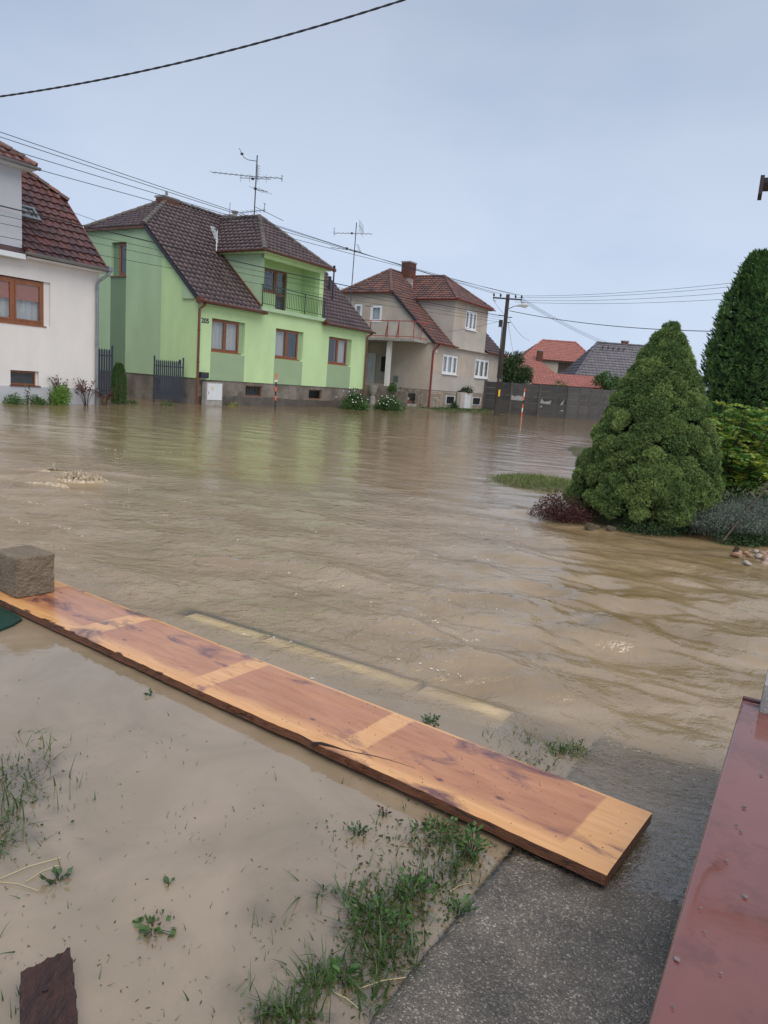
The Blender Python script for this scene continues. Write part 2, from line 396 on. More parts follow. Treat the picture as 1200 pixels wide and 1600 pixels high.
# ripples
def math_(op, a, b=None):
    n_ = N(t, 'ShaderNodeMath', operation=op)
    for i, q in enumerate((a, b)):
        if q is None: continue
        if isinstance(q, (int, float)): n_.inputs[i].default_value = q
        else: L(t, q, n_.inputs[i])
    return n_.outputs[0]
def ridged(vec, sc, det):
    n_ = N(t, 'ShaderNodeTexNoise', noise_type='RIDGED_MULTIFRACTAL'); n_.inputs['Scale'].default_value = sc; n_.inputs['Detail'].default_value = det; n_.inputs['Roughness'].default_value = .5; n_.inputs['Distortion'].default_value = .35
    L(t, vec, n_.inputs['Vector']); return n_.outputs[0]
n_a = noise(pos, 2.4, 2, .5, (.8, 1.25, 1), .7)
n_b = ridged(pos, 6.0, 3)
n_c = noise(pos, 24, 3, .6, (.8, 1.2, 1), .5)
n_m = noise(pos, 8.5, 4, .62, None, .5)
aC = N(t, 'ShaderNodeAttribute', attribute_name='chop')
hs = math_('ADD', math_('ADD', math_('MULTIPLY', n_a, .016), math_('MULTIPLY', n_b, -.0120)), math_('ADD', math_('MULTIPLY', n_m, .030), math_('MULTIPLY', n_c, .0045)))
hs = math_('MULTIPLY', hs, math_('ADD', math_('MULTIPLY', aC.outputs['Fac'], .94), .06))
hf = math_('MULTIPLY', math_('MULTIPLY', n_c, .010), aF.outputs['Fac'])
bp = N(t, 'ShaderNodeBump'); bp.inputs['Strength'].default_value = 1.0; bp.inputs['Distance'].default_value = 1.0
L(t, math_('ADD', hs, hf), bp.inputs['Height'])
gl = N(t, 'ShaderNodeBsdfGlossy'); gl.inputs['Roughness'].default_value = .012; L(t, bp.outputs[0], gl.inputs['Normal'])
L(t, bp.outputs[0], dif.inputs['Normal'])
fr = N(t, 'ShaderNodeFresnel'); _mi = N(t, 'ShaderNodeMapRange'); _mi.inputs[3].default_value = 2.15; _mi.inputs[4].default_value = 1/2.15; L(t, geo.outputs['Backfacing'], _mi.inputs[0]); L(t, _mi.outputs[0], fr.inputs[0]); L(t, bp.outputs[0], fr.inputs['Normal'])
m2 = N(t, 'ShaderNodeMixShader'); L(t, fr.outputs[0], m2.inputs[0]); L(t, m1.outputs[0], m2.inputs[1]); L(t, gl.outputs[0], m2.inputs[2])
L(t, m2.outputs[0], mo.inputs[0])
o = np_mesh('flood_water', np.stack([x, y, zw], 1), F, wm, smooth=True, attrs={'stream': S, 'opac': opac, 'film': onslab, 'chop': CHOP}); tag(o, kind='structure')

# concrete slab path beside the wall
na, nb = 260, 170
A_, B_ = np.meshgrid(np.linspace(.2, SLAB_END, na), np.linspace(SLAB_B, -1.3, nb), indexing='ij')
edge_w = (.012*vnoise(A_, B_, 9, 13) + .008*vnoise(A_, B_, 31, 19))*np.exp(-((B_-SLAB_B)/.05)**2)
endw = .012*vnoise(A_, B_, 8, 23)*np.exp(-((A_-SLAB_END)/.06)**2)
Bp = B_ + edge_w; Ap = A_ + endw
Z_ = slab_z(Ap) + .0022*vnoise(Ap*1.0, Bp, 14, 5) + rng.normal(0, .0009, A_.shape)
Z_ -= .012*np.exp(-((B_-SLAB_B)/.018)**2)
X_ = Ap*CU[0]+Bp*CV[0]; Y_ = Ap*CU[1]+Bp*CV[1]
V = np.stack([X_.ravel(), Y_.ravel(), Z_.ravel()], 1); i = np.arange(na*nb).reshape(na, nb)
F = np.stack([i[:-1, :-1].ravel(), i[1:, :-1].ravel(), i[1:, 1:].ravel(), i[:-1, 1:].ravel()], 1)
rim = np.concatenate([i[:, 0], i[-1, 1:]]); Vr = V[rim].copy(); Vr[:, 2] -= .15; n0 = len(V); V = np.vstack([V, Vr])
ks = np.arange(len(rim)-1); F = np.vstack([F, np.stack([rim[ks], n0+ks, n0+ks+1, rim[ks+1]], 1)])
sm_ = D.materials.new('slab_concrete'); sm_.use_nodes = True; t = sm_.node_tree; b = t.nodes['Principled BSDF']
geo = N(t, 'ShaderNodeNewGeometry'); pos = geo.outputs['Position']
vo = N(t, 'ShaderNodeTexVoronoi'); vo.inputs['Scale'].default_value = 215; L(t, pos, vo.inputs['Vector'])
r1 = N(t, 'ShaderNodeValToRGB'); e = r1.color_ramp.elements
e[0].position = 0; e[0].color = (.088, .080, .070, 1); e[1].position = 1; e[1].color = (.40, .37, .32, 1)
q = e.new(.55); q.color = (.135, .120, .103, 1); q = e.new(.86); q.color = (.19, .165, .137, 1)
sepc = N(t, 'ShaderNodeSeparateColor'); L(t, vo.outputs['Color'], sepc.inputs[0]); L(t, sepc.outputs[0], r1.inputs[0])
r2 = N(t, 'ShaderNodeValToRGB'); r2.color_ramp.elements[0].position = .35; r2.color_ramp.elements[1].position = .7
r2.color_ramp.elements[0].color = (.58, .57, .55, 1); r2.color_ramp.elements[1].color = (1.4, 1.33, 1.26, 1)
L(t, noise(pos, 4.5, 8, .65), r2.inputs[0])
mm = N(t, 'ShaderNodeMix', data_type='RGBA', blend_type='MULTIPLY'); mm.inputs[0].default_value = 1; L(t, r1.outputs[0], mm.inputs[6]); L(t, r2.outputs[0], mm.inputs[7])
L(t, mm.outputs[2], b.inputs['Base Color'])
q = N(t, 'ShaderNodeMapRange'); q.inputs[1].default_value = .35; q.inputs[2].default_value = .65; q.inputs[3].default_value = .16; q.inputs[4].default_value = .55
L(t, noise(pos, 7, 5), q.inputs[0]); L(t, q.outputs[0], b.inputs['Roughness'])
bp = N(t, 'ShaderNodeBump'); bp.inputs['Strength'].default_value = 1; bp.inputs['Distance'].default_value = .0022
hh = N(t, 'ShaderNodeMath', operation='MULTIPLY_ADD'); L(t, vo.outputs['Distance'], hh.inputs[0]); hh.inputs[1].default_value = -1.2; L(t, noise(pos, 60, 5), hh.inputs[2])
L(t, hh.outputs[0], bp.inputs['Height']); L(t, bp.outputs[0], b.inputs['Normal'])
o = np_mesh('concrete_path', V, F, sm_, smooth=True); tag(o, kind='structure')

# pale kerb stones just under the stream
kerb_m = M('kerb_m', (.92, .72, .40), .8, .12, 8, .3, 60)

kerb = D.objects.new('kerb', None); link(kerb); tag(kerb, kind='structure')
for (b0, b1) in ((1.19, 1.68), (1.73, 2.77), (2.82, 3.42)):
    mb = MB(); n = 8
    prof = [(-.22, -.2), (-.21, -.06), (-.10, -.030), (-.08, -.022), (.08, -.022), (.10, -.030), (.19, -.06), (.20, -.2)]
    for k in range(n+1):
        bb = b0+(b1-b0)*k/n
        for pa, pz in prof:
            p = CU*(KERB_A-.025+pa+random.uniform(-.003, .003)) + CV*bb; mb.v.append((p[0], p[1], pz+random.uniform(-.002, .002)))
    for k in range(n):
        for j in range(7): q = k*8+j; mb.f.append((q, q+1, q+9, q+8))
    mb.f.append(tuple(range(8))); mb.f.append(tuple(range(n*8+7, n*8-1, -1)))
    mb.build('kerb_stone', kerb_m, kerb)

# ================================================================== building helpers
def facade(mb, O, ex, inn, x0, x1, z0, top, holes=(), reveal=.14):
    """wall in a vertical plane with real openings; top is a list of (x, z)"""
    O = Vector(O); ex = Vector(ex); inn = Vector(inn); Zv = Vector((0, 0, 1))
    pt = lambda x, z, d=0: O + ex*x + Zv*z + inn*d
    def T(x):
        for (xa, za), (xb, zb) in zip(top, top[1:]):
            if xa-1e-6 <= x <= xb+1e-6: return za if xb == xa else za+(zb-za)*(x-xa)/(xb-xa)
        return top[-1][1]
    xs = sorted({x0, x1, *[h[0] for h in holes], *[h[1] for h in holes], *[p[0] for p in top if x0 < p[0] < x1]})
    for a, b in zip(xs, xs[1:]):
        cuts = sorted([(h[2], h[3]) for h in holes if h[0] <= a+1e-6 and h[1] >= b-1e-6])
        zc = z0
        for (ha, hb) in cuts:
            if ha > zc+1e-6: mb.pts(pt(a, zc), pt(b, zc), pt(b, ha), pt(a, ha))
            zc = hb
        mb.pts(pt(a, zc), pt(b, zc), pt(b, T(b)), pt(a, T(a)))
    for (a, b, c, d) in holes:
        mb.pts(pt(a, c), pt(b, c), pt(b, c, reveal), pt(a, c, reveal)); mb.pts(pt(a, d), pt(b, d), pt(b, d, reveal), pt(a, d, reveal))
        mb.pts(pt(a, c), pt(a, d), pt(a, d, reveal), pt(a, c, reveal)); mb.pts(pt(b, c), pt(b, d), pt(b, d, reveal), pt(b, c, reveal))

glass_m = D.materials.new('window_glass'); glass_m.use_nodes = True; _t = glass_m.node_tree; _t.nodes.clear()
_o = N(_t, 'ShaderNodeOutputMaterial'); _tr = N(_t, 'ShaderNodeBsdfTransparent'); _tr.inputs[0].default_value = (.95, .97, .97, 1)
_g = N(_t, 'ShaderNodeBsdfGlossy'); _g.inputs['Roughness'].default_value = .02
_f = N(_t, 'ShaderNodeFresnel'); _gg = N(_t, 'ShaderNodeNewGeometry'); _mi = N(_t, 'ShaderNodeMapRange'); _mi.inputs[3].default_value = 1.55; _mi.inputs[4].default_value = 1/1.55; L(_t, _gg.outputs['Backfacing'], _mi.inputs[0]); L(_t, _mi.outputs[0], _f.inputs[0])
_ad = N(_t, 'ShaderNodeMath', operation='MULTIPLY_ADD'); L(_t, _f.outputs[0], _ad.inputs[0]); _ad.inputs[1].default_value = 1.0; _ad.inputs[2].default_value = .02
_m = N(_t, 'ShaderNodeMixShader'); L(_t, _ad.outputs[0], _m.inputs[0]); L(_t, _tr.outputs[0], _m.inputs[1]); L(_t, _g.outputs[0], _m.inputs[2]); L(_t, _m.outputs[0], _o.inputs[0])

def window(parent, x, y, z, rz, w, h, splits=(.5,), fm=None, fr=.065, curtain=None, blind=0, sill=None, sill_m=None, name='window', transom=None):
    """frame mesh (origin lower left, local x along the wall, y inward) with panes, curtains and sill as its own children"""
    fm = fm or wood_frame
    mb = MB(); d = .07
    xs = [0]+[s*w for s in splits]+[w]
    mb.box(0, w, 0, d, 0, fr).box(0, w, 0, d, h-fr, h).box(0, fr, .001, d-.001, fr, h-fr).box(w-fr, w, .001, d-.001, fr, h-fr)
    for s in xs[1:-1]: mb.box(s-fr*.55, s+fr*.55, .002, d-.002, fr, h-fr)
    for a, b in zip(xs, xs[1:]):
        xa = fr if a == 0 else a+fr*.55; xb = w-fr if b == w else b-fr*.55; q = fr*.55; e = .02
        mb.box(xa, xb, -e+.004, .05, fr, fr+q).box(xa, xb, -e+.004, .05, h-fr-q, h-fr).box(xa, xa+q, -e+.005, .049, fr+q, h-fr-q).box(xb-q, xb, -e+.005, .049, fr+q, h-fr-q)
        if transom: mb.box(xa+q, xb-q, -e+.006, .048, transom-.02, transom+.02)
    f = mb.build(name, fm, parent, (x, y, z), rz)
    for k, (a, b) in enumerate(zip(xs, xs[1:])):
        xa = (fr if a == 0 else a+fr*.55)+fr*.5; xb = (w-fr if b == w else b-fr*.55)-fr*.5
        MB().box(xa, xb, .020, .026, fr*1.5, h-fr*1.5).build('pane', glass_m, f)
        if blind:
            MB().box(xa+.003, xb-.003, .032, .040, h-fr*1.5-blind*h, h-fr*1.5).build('blind', blind_orange, f)
    if curtain:
        for (ca, cb) in curtain:
            n = 36; a = ca*w; b = cb*w; m2 = MB(); z0 = .03; z1 = h-.06; q = random.uniform(0, 6)
            for i in range(n+1):
                xx = a+(b-a)*i/n; yy = .15+.022*math.sin(i*1.35+q)+.012*math.sin(i*.5+q)
                m2.v += [(xx, yy, z0), (xx, yy+.004, z1)]
            for i in range(n): m2.f.append((2*i, 2*i+2, 2*i+3, 2*i+1))
            m2.build('curtain', curtain_m, f, smooth=True)
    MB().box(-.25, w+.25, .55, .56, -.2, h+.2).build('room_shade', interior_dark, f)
    if sill:
        MB().box(-.04, w+.04, -sill, .0, -.045, -.005).build('sill', sill_m or fm, f)
    return f

def tiles(parent, O, eu, es, slen, xl, xr, m, gauge=.335, width=.30, name='roof_tile', lift=.056, under=True):
    """a slope of profiled roof tiles, cut to the slope's edges; one joined mesh"""
    O = np.array(O, float); eu = np.array(eu, float); eu /= np.linalg.norm(eu); es = np.array(es, float); es /= np.linalg.norm(es); nn = np.cross(eu, es)
    if nn[2] < 0: nn = -nn
    prof = [(0, .0), (.12, .030), (.30, .034), (.45, .006), (.74, .0), (1.0, .0)]
    vs = []; fs = []; at = []; r = 0
    nrow = int(math.ceil(slen/gauge))
    for r in range(nrow):
        s0 = r*gauge; s1 = min(slen, s0+gauge+.02); sm_ = (s0+s1)/2
        a = min(xl(s0), xl(s1)); b = max(xr(s0), xr(s1))
        k0 = int(math.floor(a/width)); k1 = int(math.ceil(b/width))
        for k in range(k0, k1):
            x0 = k*width; rv = random.random()**1.2
            if x0 > b or x0+width < a: continue
            i = len(vs); jz = random.uniform(-.004, .004)
            for s, lf in ((s0, lift), (s1, .004)):
                lo, hi = xl(s), xr(s)
                if hi < lo: lo = hi = (lo+hi)/2
                for (px, pz) in prof:
                    xx = min(max(x0+px*width, lo), hi)
                    vs.append(O+eu*xx+es*s+nn*(pz+lf+jz)); at.append(rv)
            lo, hi = xl(s0), xr(s0)
            for (px, pz) in prof:
                xx = min(max(x0+px*width, lo), hi); vs.append(O+eu*xx+es*s0+nn*(-.004)); at.append(rv)
            n = len(prof)
            if vs[i+n-1] is not None and np.linalg.norm(vs[i+n-1]-vs[i]) + np.linalg.norm(vs[i+2*n-1]-vs[i+n]) < .01: 
                del vs[i:]; del at[i:]; continue
            for j in range(n-1):
                fs.append((i+j, i+j+1, i+n+j+1, i+n+j)); fs.append((i+2*n+j, i+2*n+j+1, i+j+1, i+j))
    o = np_mesh(name, np.array(vs), np.array(fs), m, parent, attrs={'rnd': at})
    o['kind'] = 'stuff'
    if under:
        mb = MB(); ss = [slen*k/8 for k in range(9)]
        for s in ss:
            mb.v += [tuple(O+eu*xl(s)+es*s-nn*.03), tuple(O+eu*max(xl(s), xr(s))+es*s-nn*.03)]
        for k in range(8): mb.f.append((2*k, 2*k+1, 2*k+3, 2*k+2))
        mb.build('roof_boarding', m, parent)
    return o

_ridge_cache = {}
def ridge(parent, a, b, m, length=.40, r=.125, name='ridge_tile'):
    """half-round ridge tiles laid one by one along a ridge or hip; they share one mesh"""
    a = Vector(a); b = Vector(b); n = max(1, round((b-a).length/length)); d = (b-a).normalized()
    if m.name not in _ridge_cache:
        mb = MB(); K = 6
        for yy, rr in ((0, r*1.12), (length*1.08, r*.92)):
            for j in range(K+1):
                t = math.pi*(-.08+1.16*j/K); mb.v.append((rr*math.cos(t), yy, rr*math.sin(t)*.8))
        for j in range(K): mb.f.append((j, j+1, K+2+j, K+1+j))
        mb.f.append(tuple(range(K+1)))
        _ridge_cache[m.name] = mb.mesh(name, m, False)
    x = d.cross(Vector((0, 0, 1))).normalized(); u = x.cross(d)
    for k in range(n):
        p = a+d*((b-a).length*k/n) + u*random.uniform(-.006, .008)
        o = D.objects.new(name, _ridge_cache[m.name]); link(o, parent)
        mt = Matrix.Identity(4)
        for i in range(3): mt[i][0] = x[i]; mt[i][1] = d[i]; mt[i][2] = u[i]; mt[i][3] = p[i]
        o.matrix_local = mt

def gutter(parent, a, b, m, r=.075, name='gutter'):
    a = Vector(a); b = Vector(b); d = (b-a).normalized(); x = d.cross(Vector((0, 0, 1))).normalized()
    mb = MB(); K = 7; ring = []
    for rr in (r, r-.008):
        for j in range(K+1):
            t = math.pi+math.pi*j/K; ring.append(x*(rr*math.cos(t))+Vector((0, 0, 1))*(rr*math.sin(t)))
    for p in (a, b): mb.v += [tuple(p+q) for q in ring]
    n = 2*(K+1)
    for j in range(K): mb.f.append((j, j+1, n+j+1, n+j)); mb.f.append((K+1+j, n+K+1+j, n+K+2+j, K+2+j))
    mb.f.append((0, n, n+K+1, K+1)); mb.f.append((K, 2*K+1, n+2*K+1, n+K))
    for base in (0, n): mb.f.append(tuple(base+j for j in range(K+1)))
    return mb.build(name, m, parent)

def pipe(parent, path, m, r=.05, name='downpipe', clips=()):
    mb = MB().tube(path, r, 8)
    for z in clips:
        p = Vector(path[-1]); mb.tube([(p.x, p.y, z-.025), (p.x, p.y, z+.025)], r*1.25, 8)
    return mb.build(name, m, parent, smooth=False)

def basement_window(parent, x, y, z, rz, w, h, m, bars=4):
    mb = MB(); fr = .05
    mb.box(0, w, 0, .05, 0, fr).box(0, w, 0, .05, h-fr, h).box(0, fr, .001, .049, fr, h-fr).box(w-fr, w, .001, .049, fr, h-fr)
    f = mb.build('basement_window', m, parent, (x, y, z), rz)
    MB().box(fr, w-fr, .03, .035, fr, h-fr).build('pane', glass_m, f)
    if bars:
        mb = MB()
        for k in range(bars):
            xx = w*(k+1)/(bars+1); mb.box(xx-.012, xx+.012, -.02, .0, .0, h)
        mb.build('bars', iron_dark, f)
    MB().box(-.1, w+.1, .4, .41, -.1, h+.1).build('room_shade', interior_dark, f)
    return f

def textured_text(parent, txt, size, loc, rz, m, name):
    c = D.curves.new(name, 'FONT'); c.body = txt; c.size = size; c.extrude = .012; c.align_x = 'LEFT'; c.space_character = 1.05; c.offset = .006
    o = D.objects.new(name, c); link(o); 
    dg = bpy.context.evaluated_depsgraph_get(); me = D.meshes.new_from_object(o.evaluated_get(dg)); D.objects.remove(o)
    me.materials.clear(); me.materials.append(m)
    o = D.objects.new(name, me); link(o, parent); o.location = loc; o.rotation_euler = (rad(90), 0, rz); return o

K = .915
ES_F = (0, 1, K)                 # front slope direction
SLL = math.hypot(1, K)
def zroof(v): return 4.5 + K*(v+.3)

# ================================================================== green house
G = empty('green_house', st(0, 0), SA, 'lime green house with dark brown tiled roof and a balcony dormer', 'house')
GL = 13.65; GD = 11.2
mb = MB()
W3 = [(.86, 3.06, 2.45, 3.93), (5.33, 7.58, 2.45, 3.93), (9.88, 12.12, 2.44, 3.94)]
facade(mb, (0, 0, 0), (1, 0, 0), (0, 1, 0), 0, GL, 1.14, [(0, 4.73), (GL, 4.73)], W3, .20)
mb.build('front_wall', plaster_lime, G)
mb = MB(); TW = (4.86, 5.95, 5.70, 7.25)
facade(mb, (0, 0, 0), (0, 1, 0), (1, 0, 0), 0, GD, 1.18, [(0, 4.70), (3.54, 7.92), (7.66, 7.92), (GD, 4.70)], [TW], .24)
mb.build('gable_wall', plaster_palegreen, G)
mb = MB(); facade(mb, (GL, 0, 0), (0, 1, 0), (-1, 0, 0), 0, GD, 1.14, [(0, 4.70), (3.54, 7.92), (7.66, 7.92), (GD, 4.70)])
facade(mb, (0, GD, 0), (1, 0, 0), (0, -1, 0), 0, GL, .5, [(0, 4.73), (GL, 4.73)])
mb.build('rear_wall', plaster_lime, G)
mb = MB()
BW = [(3.30, 4.50, .46, .98), (8.36, 9.52, .44, .95)]
facade(mb, (0, .035, 0), (1, 0, 0), (0, 1, 0), 0.03, GL-.03, -.8, [(0, 1.14), (GL, 1.14)], BW, .12)
facade(mb, (.035, 0, 0), (0, 1, 0), (1, 0, 0), 0.035, GD, -.8, [(0, 1.18), (GD, 1.18)], [(2.35, 2.80, .45, 1.02)], .12)
facade(mb, (GL-.03, 0, 0), (0, 1, 0), (-1, 0, 0), 0.03, GD, -.8, [(0, 1.14), (GD, 1.14)])
mb.build('plinth', plinth_render, G)
mb = MB(); n_ = 70; x_ = np.linspace(.04, GL-.04, n_+1); zt_ = .40+.05*vnoise(x_, x_*0, 1.1, 4)+.02*vnoise(x_, x_*0, 6, 9)
for k in range(n_+1): mb.v += [(x_[k], .031, -.5), (x_[k], .031, zt_[k])]
for k in range(n_): mb.f.append((2*k, 2*k+2, 2*k+3, 2*k+1))
mb.f = [f for f in mb.f if not any(min(mb.v[i][0] for i in f) < b_+.05 and max(mb.v[i][0] for i in f) > a_-.05 and max(mb.v[i][2] for i in f) > c_ for (a_, b_, c_, d_) in BW)]
mb.build('soaked_band', M('soaked_render', (.085, .072, .058), .4, .3, 3, .3, 60), G)
# painted fields: thin coats of plaster standing a few millimetres proud
for (a, b, c, d) in W3:
    MB().box(a-.03, b+.03, -.007, .0, 1.145, c-.06).build('sage_panel', plaster_sage, G)
MB().box(-.007, 0, 4.86, 5.97, 1.185, 5.62).build('sage_panel', plaster_darksage, G)
m_ = MB(); m_.v = [(-.006, .01, 1.185), (-.006, 2.40, 1.185), (-.006, 2.40, 6.74), (-.006, .01, 4.62)]; m_.f = [(0, 3, 2, 1)]
m_.prism([(-.006, .01, 1.185), (-.006, 2.40, 1.185), (-.006, 2.40, 6.76), (-.006, .01, 4.66)], (.006, 0, 0)); m_.v = m_.v; m_.f = m_.f[1:]
m_.build('lime_panel', plaster_lime, G)
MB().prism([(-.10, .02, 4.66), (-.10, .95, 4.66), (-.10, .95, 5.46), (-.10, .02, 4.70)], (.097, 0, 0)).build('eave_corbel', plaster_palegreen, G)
# windows
for k, (a, b, c, d) in enumerate(W3):
    cur = [((.03, .97),), ((.05, .45),), ((.5, .97),)][k]
    window(G, a+.02, .13, c+.02, 0, b-a-.30, d-c-.04, (.5,), wood_frame, .075, curtain=cur, sill=.15)
# wall strip that closes the reveal beside each window frame
for (a, b, c, d) in W3: MB().box(b-.28, b-.002, .12, .22, c+.001, d-.001).build('window_jamb', plaster_sage, G)
tw = window(G, .14, TW[1]-.42, TW[2]+.02, rad(-90), .62, 1.50, (), wood_frame, .075, name='tilted_window')
tw.rotation_euler = (rad(0), rad(0), rad(-90)); tag(tw, 'gable window with brown frame tilted open')
MB().box(.13, .23, TW[0]+.002, TW[0]+.05, TW[2], TW[3]).build('window_jamb', plaster_white, G)
MB().box(.135, .23, TW[1]-.41, TW[1]-.002, TW[2]+.002, TW[3]-.002).build('window_jamb', plaster_darksage, G)
MB().box(-.06, .14, TW[0]-.02, TW[1]+.02, TW[2]-.05, TW[2]-.003).build('sill', copper_brown, G)
for (a, b, c, d) in BW: basement_window(G, a, .10, c, 0, b-a, d-c, wood_frame, 5)
basement_window(G, .10, 2.80, .45, rad(-90), .45, .57, wood_frame, 2)
# roof
z0 = 4.5
xl = lambda s: -.15 if s/SLL-.3 < 3.54 else -.15+(s/SLL-.3-3.54)/(5.6-3.54)*3.2
def xr(s):
    v = s/SLL-.3; z = zroof(v)
    if v < 2.95: return 4.2
    return min(4.0 + (z-7.45)/.80, 6.65)
tiles(G, (0, -.3, z0), (1, 0, 0), ES_F, 5.9*SLL, xl, xr, tile_dark)
def xl2(s):
    v = s/SLL-.3; z = zroof(v)
    if v < 2.95: return 9.1
    return max(9.3 - (z-7.45)/.80, 6.65)
xr2 = lambda s: 13.95 if s/SLL-.3 < 3.54 else 13.95-(s/SLL-.3-3.54)/(5.6-3.54)*3.2
tiles(G, (0, -.3, z0), (1, 0, 0), ES_F, 5.9*SLL, xl2, xr2, tile_dark)
tiles(G, (0, 11.5, z0), (1, 0, 0), (0, -1, K), 5.9*SLL, xl, xr2, tile_dark)
hk = (9.9-7.93)/3.2; hl = math.hypot(1, hk)
tiles(G, (-.22, 0, 7.90), (0, 1, 0), (1, 0, hk), 3.3*hl, lambda s: 3.42+s/hl/3.25*2.18, lambda s: 7.78-s/hl/3.25*2.18, tile_dark)
tiles(G, (14.02, 0, 7.90), (0, 1, 0), (-1, 0, hk), 3.3*hl, lambda s: 3.42+s/hl/3.25*2.18, lambda s: 7.78-s/hl/3.25*2.18, tile_dark)
ridge(G, (-.2, 3.48, 7.97), (3.05, 5.6, 9.93), tile_ridge_dark)
ridge(G, (-.2, 7.72, 7.97), (3.05, 5.6, 9.93), tile_ridge_dark)
ridge(G, (3.05, 5.6, 9.92), (10.7, 5.6, 9.92), tile_ridge_dark)
ridge(G, (14.0, 3.48, 7.97), (10.75, 5.6, 9.93), tile_ridge_dark)
for xa_ in (-.16, 13.95): MB().beam((xa_, -.25, 4.50), (xa_, 3.5, 7.90), .04, .14).build('verge_board', iron_dark, G)
MB().box(-.2, -.16, 3.45, 7.75, 7.80, 7.92).build('hip_fascia', copper_brown, G)
for xa_, xb_ in ((-.1, 4.15), (9.15, 13.85)): MB().box(xa_, xb_, -.26, -.01, 4.44, 4.50).build('soffit', plaster_palegreen, G)
gutter(G, (-.22, -.37, 4.60), (4.15, -.37, 4.56), copper_brown, .085); gutter(G, (9.15, -.37, 4.60), (14.0, -.37, 4.56), copper_brown, .085)
for q_ in ((-.24, -.06, -.36, -.1, 4.46, 4.74), (9.12, 9.3, -.38, -.1, 4.46, 4.74), (3.98, 4.18, -.42, -.1, 4.46, 4.62)): MB().box(*q_).build('gutter_end_box', copper_brown, G)
pipe(G, [(.12, -.36, 4.52), (.08, -.3, 4.40), (-.02, -.10, 4.22), (-.02, -.10, -.3)], copper_brown, .058, clips=(3.3, 1.9))
pipe(G, [(13.75, -.36, 4.50), (13.72, -.3, 4.42), (13.58, -.10, 4.25), (13.58, -.10, -.3)], copper_brown, .055, clips=(3.2, 1.9))
MB().beam((3.70, 2.72, 7.45), (4.42, 3.42, 8.6), .05, .02).build('flashing', lead, G)
MB().prism([(4.02, 2.78, zroof(2.78)+.075), (4.20, 2.78, zroof(2.78)+.075), (5.35, 4.55, zroof(4.55)+.075), (5.0, 4.55, zroof(4.55)+.075)], (0, -.01, .012)).build('valley_flashing', lead, G)
# balcony dormer
DZ = 7.45
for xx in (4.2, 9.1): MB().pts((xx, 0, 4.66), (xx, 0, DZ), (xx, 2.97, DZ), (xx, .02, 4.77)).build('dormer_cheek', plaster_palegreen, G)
mb = MB(); BV = 1.25
mb.box(4.2, 9.1, 0, .18, 7.16, DZ)                               # beam over the loggia
mb.box(8.74, 9.09, .002, .34, 4.85, 7.16)                         # right pier
mb.box(4.21, 9.09, 0.19, BV+.02, 7.38, 7.44)                      # loggia ceiling
facade(mb, (4.2, BV, 0), (1, 0, 0), (0, 1, 0), .01, 4.89, 4.85, [(0, 7.4), (4.9, 7.4)], [(.35, 2.42, 5.80, 6.98), (2.42, 3.30, 4.87, 6.98)], .12)
mb.pts((8.8, .34, 4.85), (8.8, BV, 4.85), (8.8, BV, 7.4), (8.8, .34, 7.4)); mb.pts((4.26, 0.0, 4.85), (4.26, BV, 4.85), (4.26, BV, 7.4), (4.26, 0.0, 7.4))
mb.build('loggia_wall', plaster_lime, G)
MB().box(4.05, 9.22, -.16, BV, 4.66, 4.84).build('balcony_slab', plaster_palegreen, G)
window(G, 4.56, BV+.04, 5.80, 0, 2.04, 1.18, (.0,) if False else (), wood_frame, .08, curtain=None, sill=.05)
dd = MB().box(0, .86, 0, .06, 0, .1).box(0, .86, 0, .06, 2.0, 2.1).box(0, .1, .001, .059, .1, 2.0).box(.76, .86, .001, .059, .1, 2.0).box(.1, .76, .002, .058, .85, .93).build('balcony_door', wood_frame, G, (6.63, BV+.04, 4.87))
MB().box(.1, .76, .02, .026, .93, 2.0).build('pane', glass_m, dd); MB().box(.1, .76, .02, .026, .1, .85).build('pane', glass_m, dd)
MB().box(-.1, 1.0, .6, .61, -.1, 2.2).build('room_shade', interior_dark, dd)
rl = MB().box(4.06, 9.2, -.13, -.09, 5.86, 5.90).box(4.06, 9.2, -.125, -.095, 4.98, 5.01).box(4.06, 9.2, -.125, -.095, 5.72, 5.745)
for xx in (4.06, 5.7, 7.4, 9.16): rl.box(xx, xx+.04, -.131, -.091, 4.84, 5.86)
rl.beam((4.08, -.11, 5.88), (4.08, .0, 5.88), .04, .04)
rail = rl.build('railing', rail_green, G)
bal = MB().box(-.008, .008, -.008, .008, 0, .71).mesh('baluster', rail_green)
for k in range(36):
    xx = 4.20+k*.14
    o = D.objects.new('baluster', bal); link(o, rail); o.location = (xx, -.11, 5.01)
# dormer roof: hipped to the street
DR = 9.72; dk = (DR-DZ)/(6.65-3.9); dl = math.hypot(1, dk)
vend = lambda z: (z-4.5)/K-.3
tiles(G, (3.9, 0, DZ), (0, 1, 0), (1, 0, dk), 2.75*dl, lambda s: -.28+s/dl/2.75*2.9, lambda s: vend(DZ+s/dl*dk)+.1, tile_dark)
tiles(G, (9.4, 0, DZ), (0, 1, 0), (-1, 0, dk), 2.75*dl, lambda s: -.28+s/dl/2.75*2.9, lambda s: vend(DZ+s/dl*dk)+.1, tile_dark)
fk = (DR-DZ)/2.9; fl = math.hypot(1, fk)
tiles(G, (0, -.28, DZ), (1, 0, 0), (0, 1, fk), 2.9*fl, lambda s: 3.9+s/fl/2.9*2.75, lambda s: 9.4-s/fl/2.9*2.75, tile_dark)
ridge(G, (3.9, -.28, DZ+.04), (6.65, 2.6, DR+.02), tile_ridge_dark); ridge(G, (9.4, -.28, DZ+.04), (6.65, 2.6, DR+.02), tile_ridge_dark)
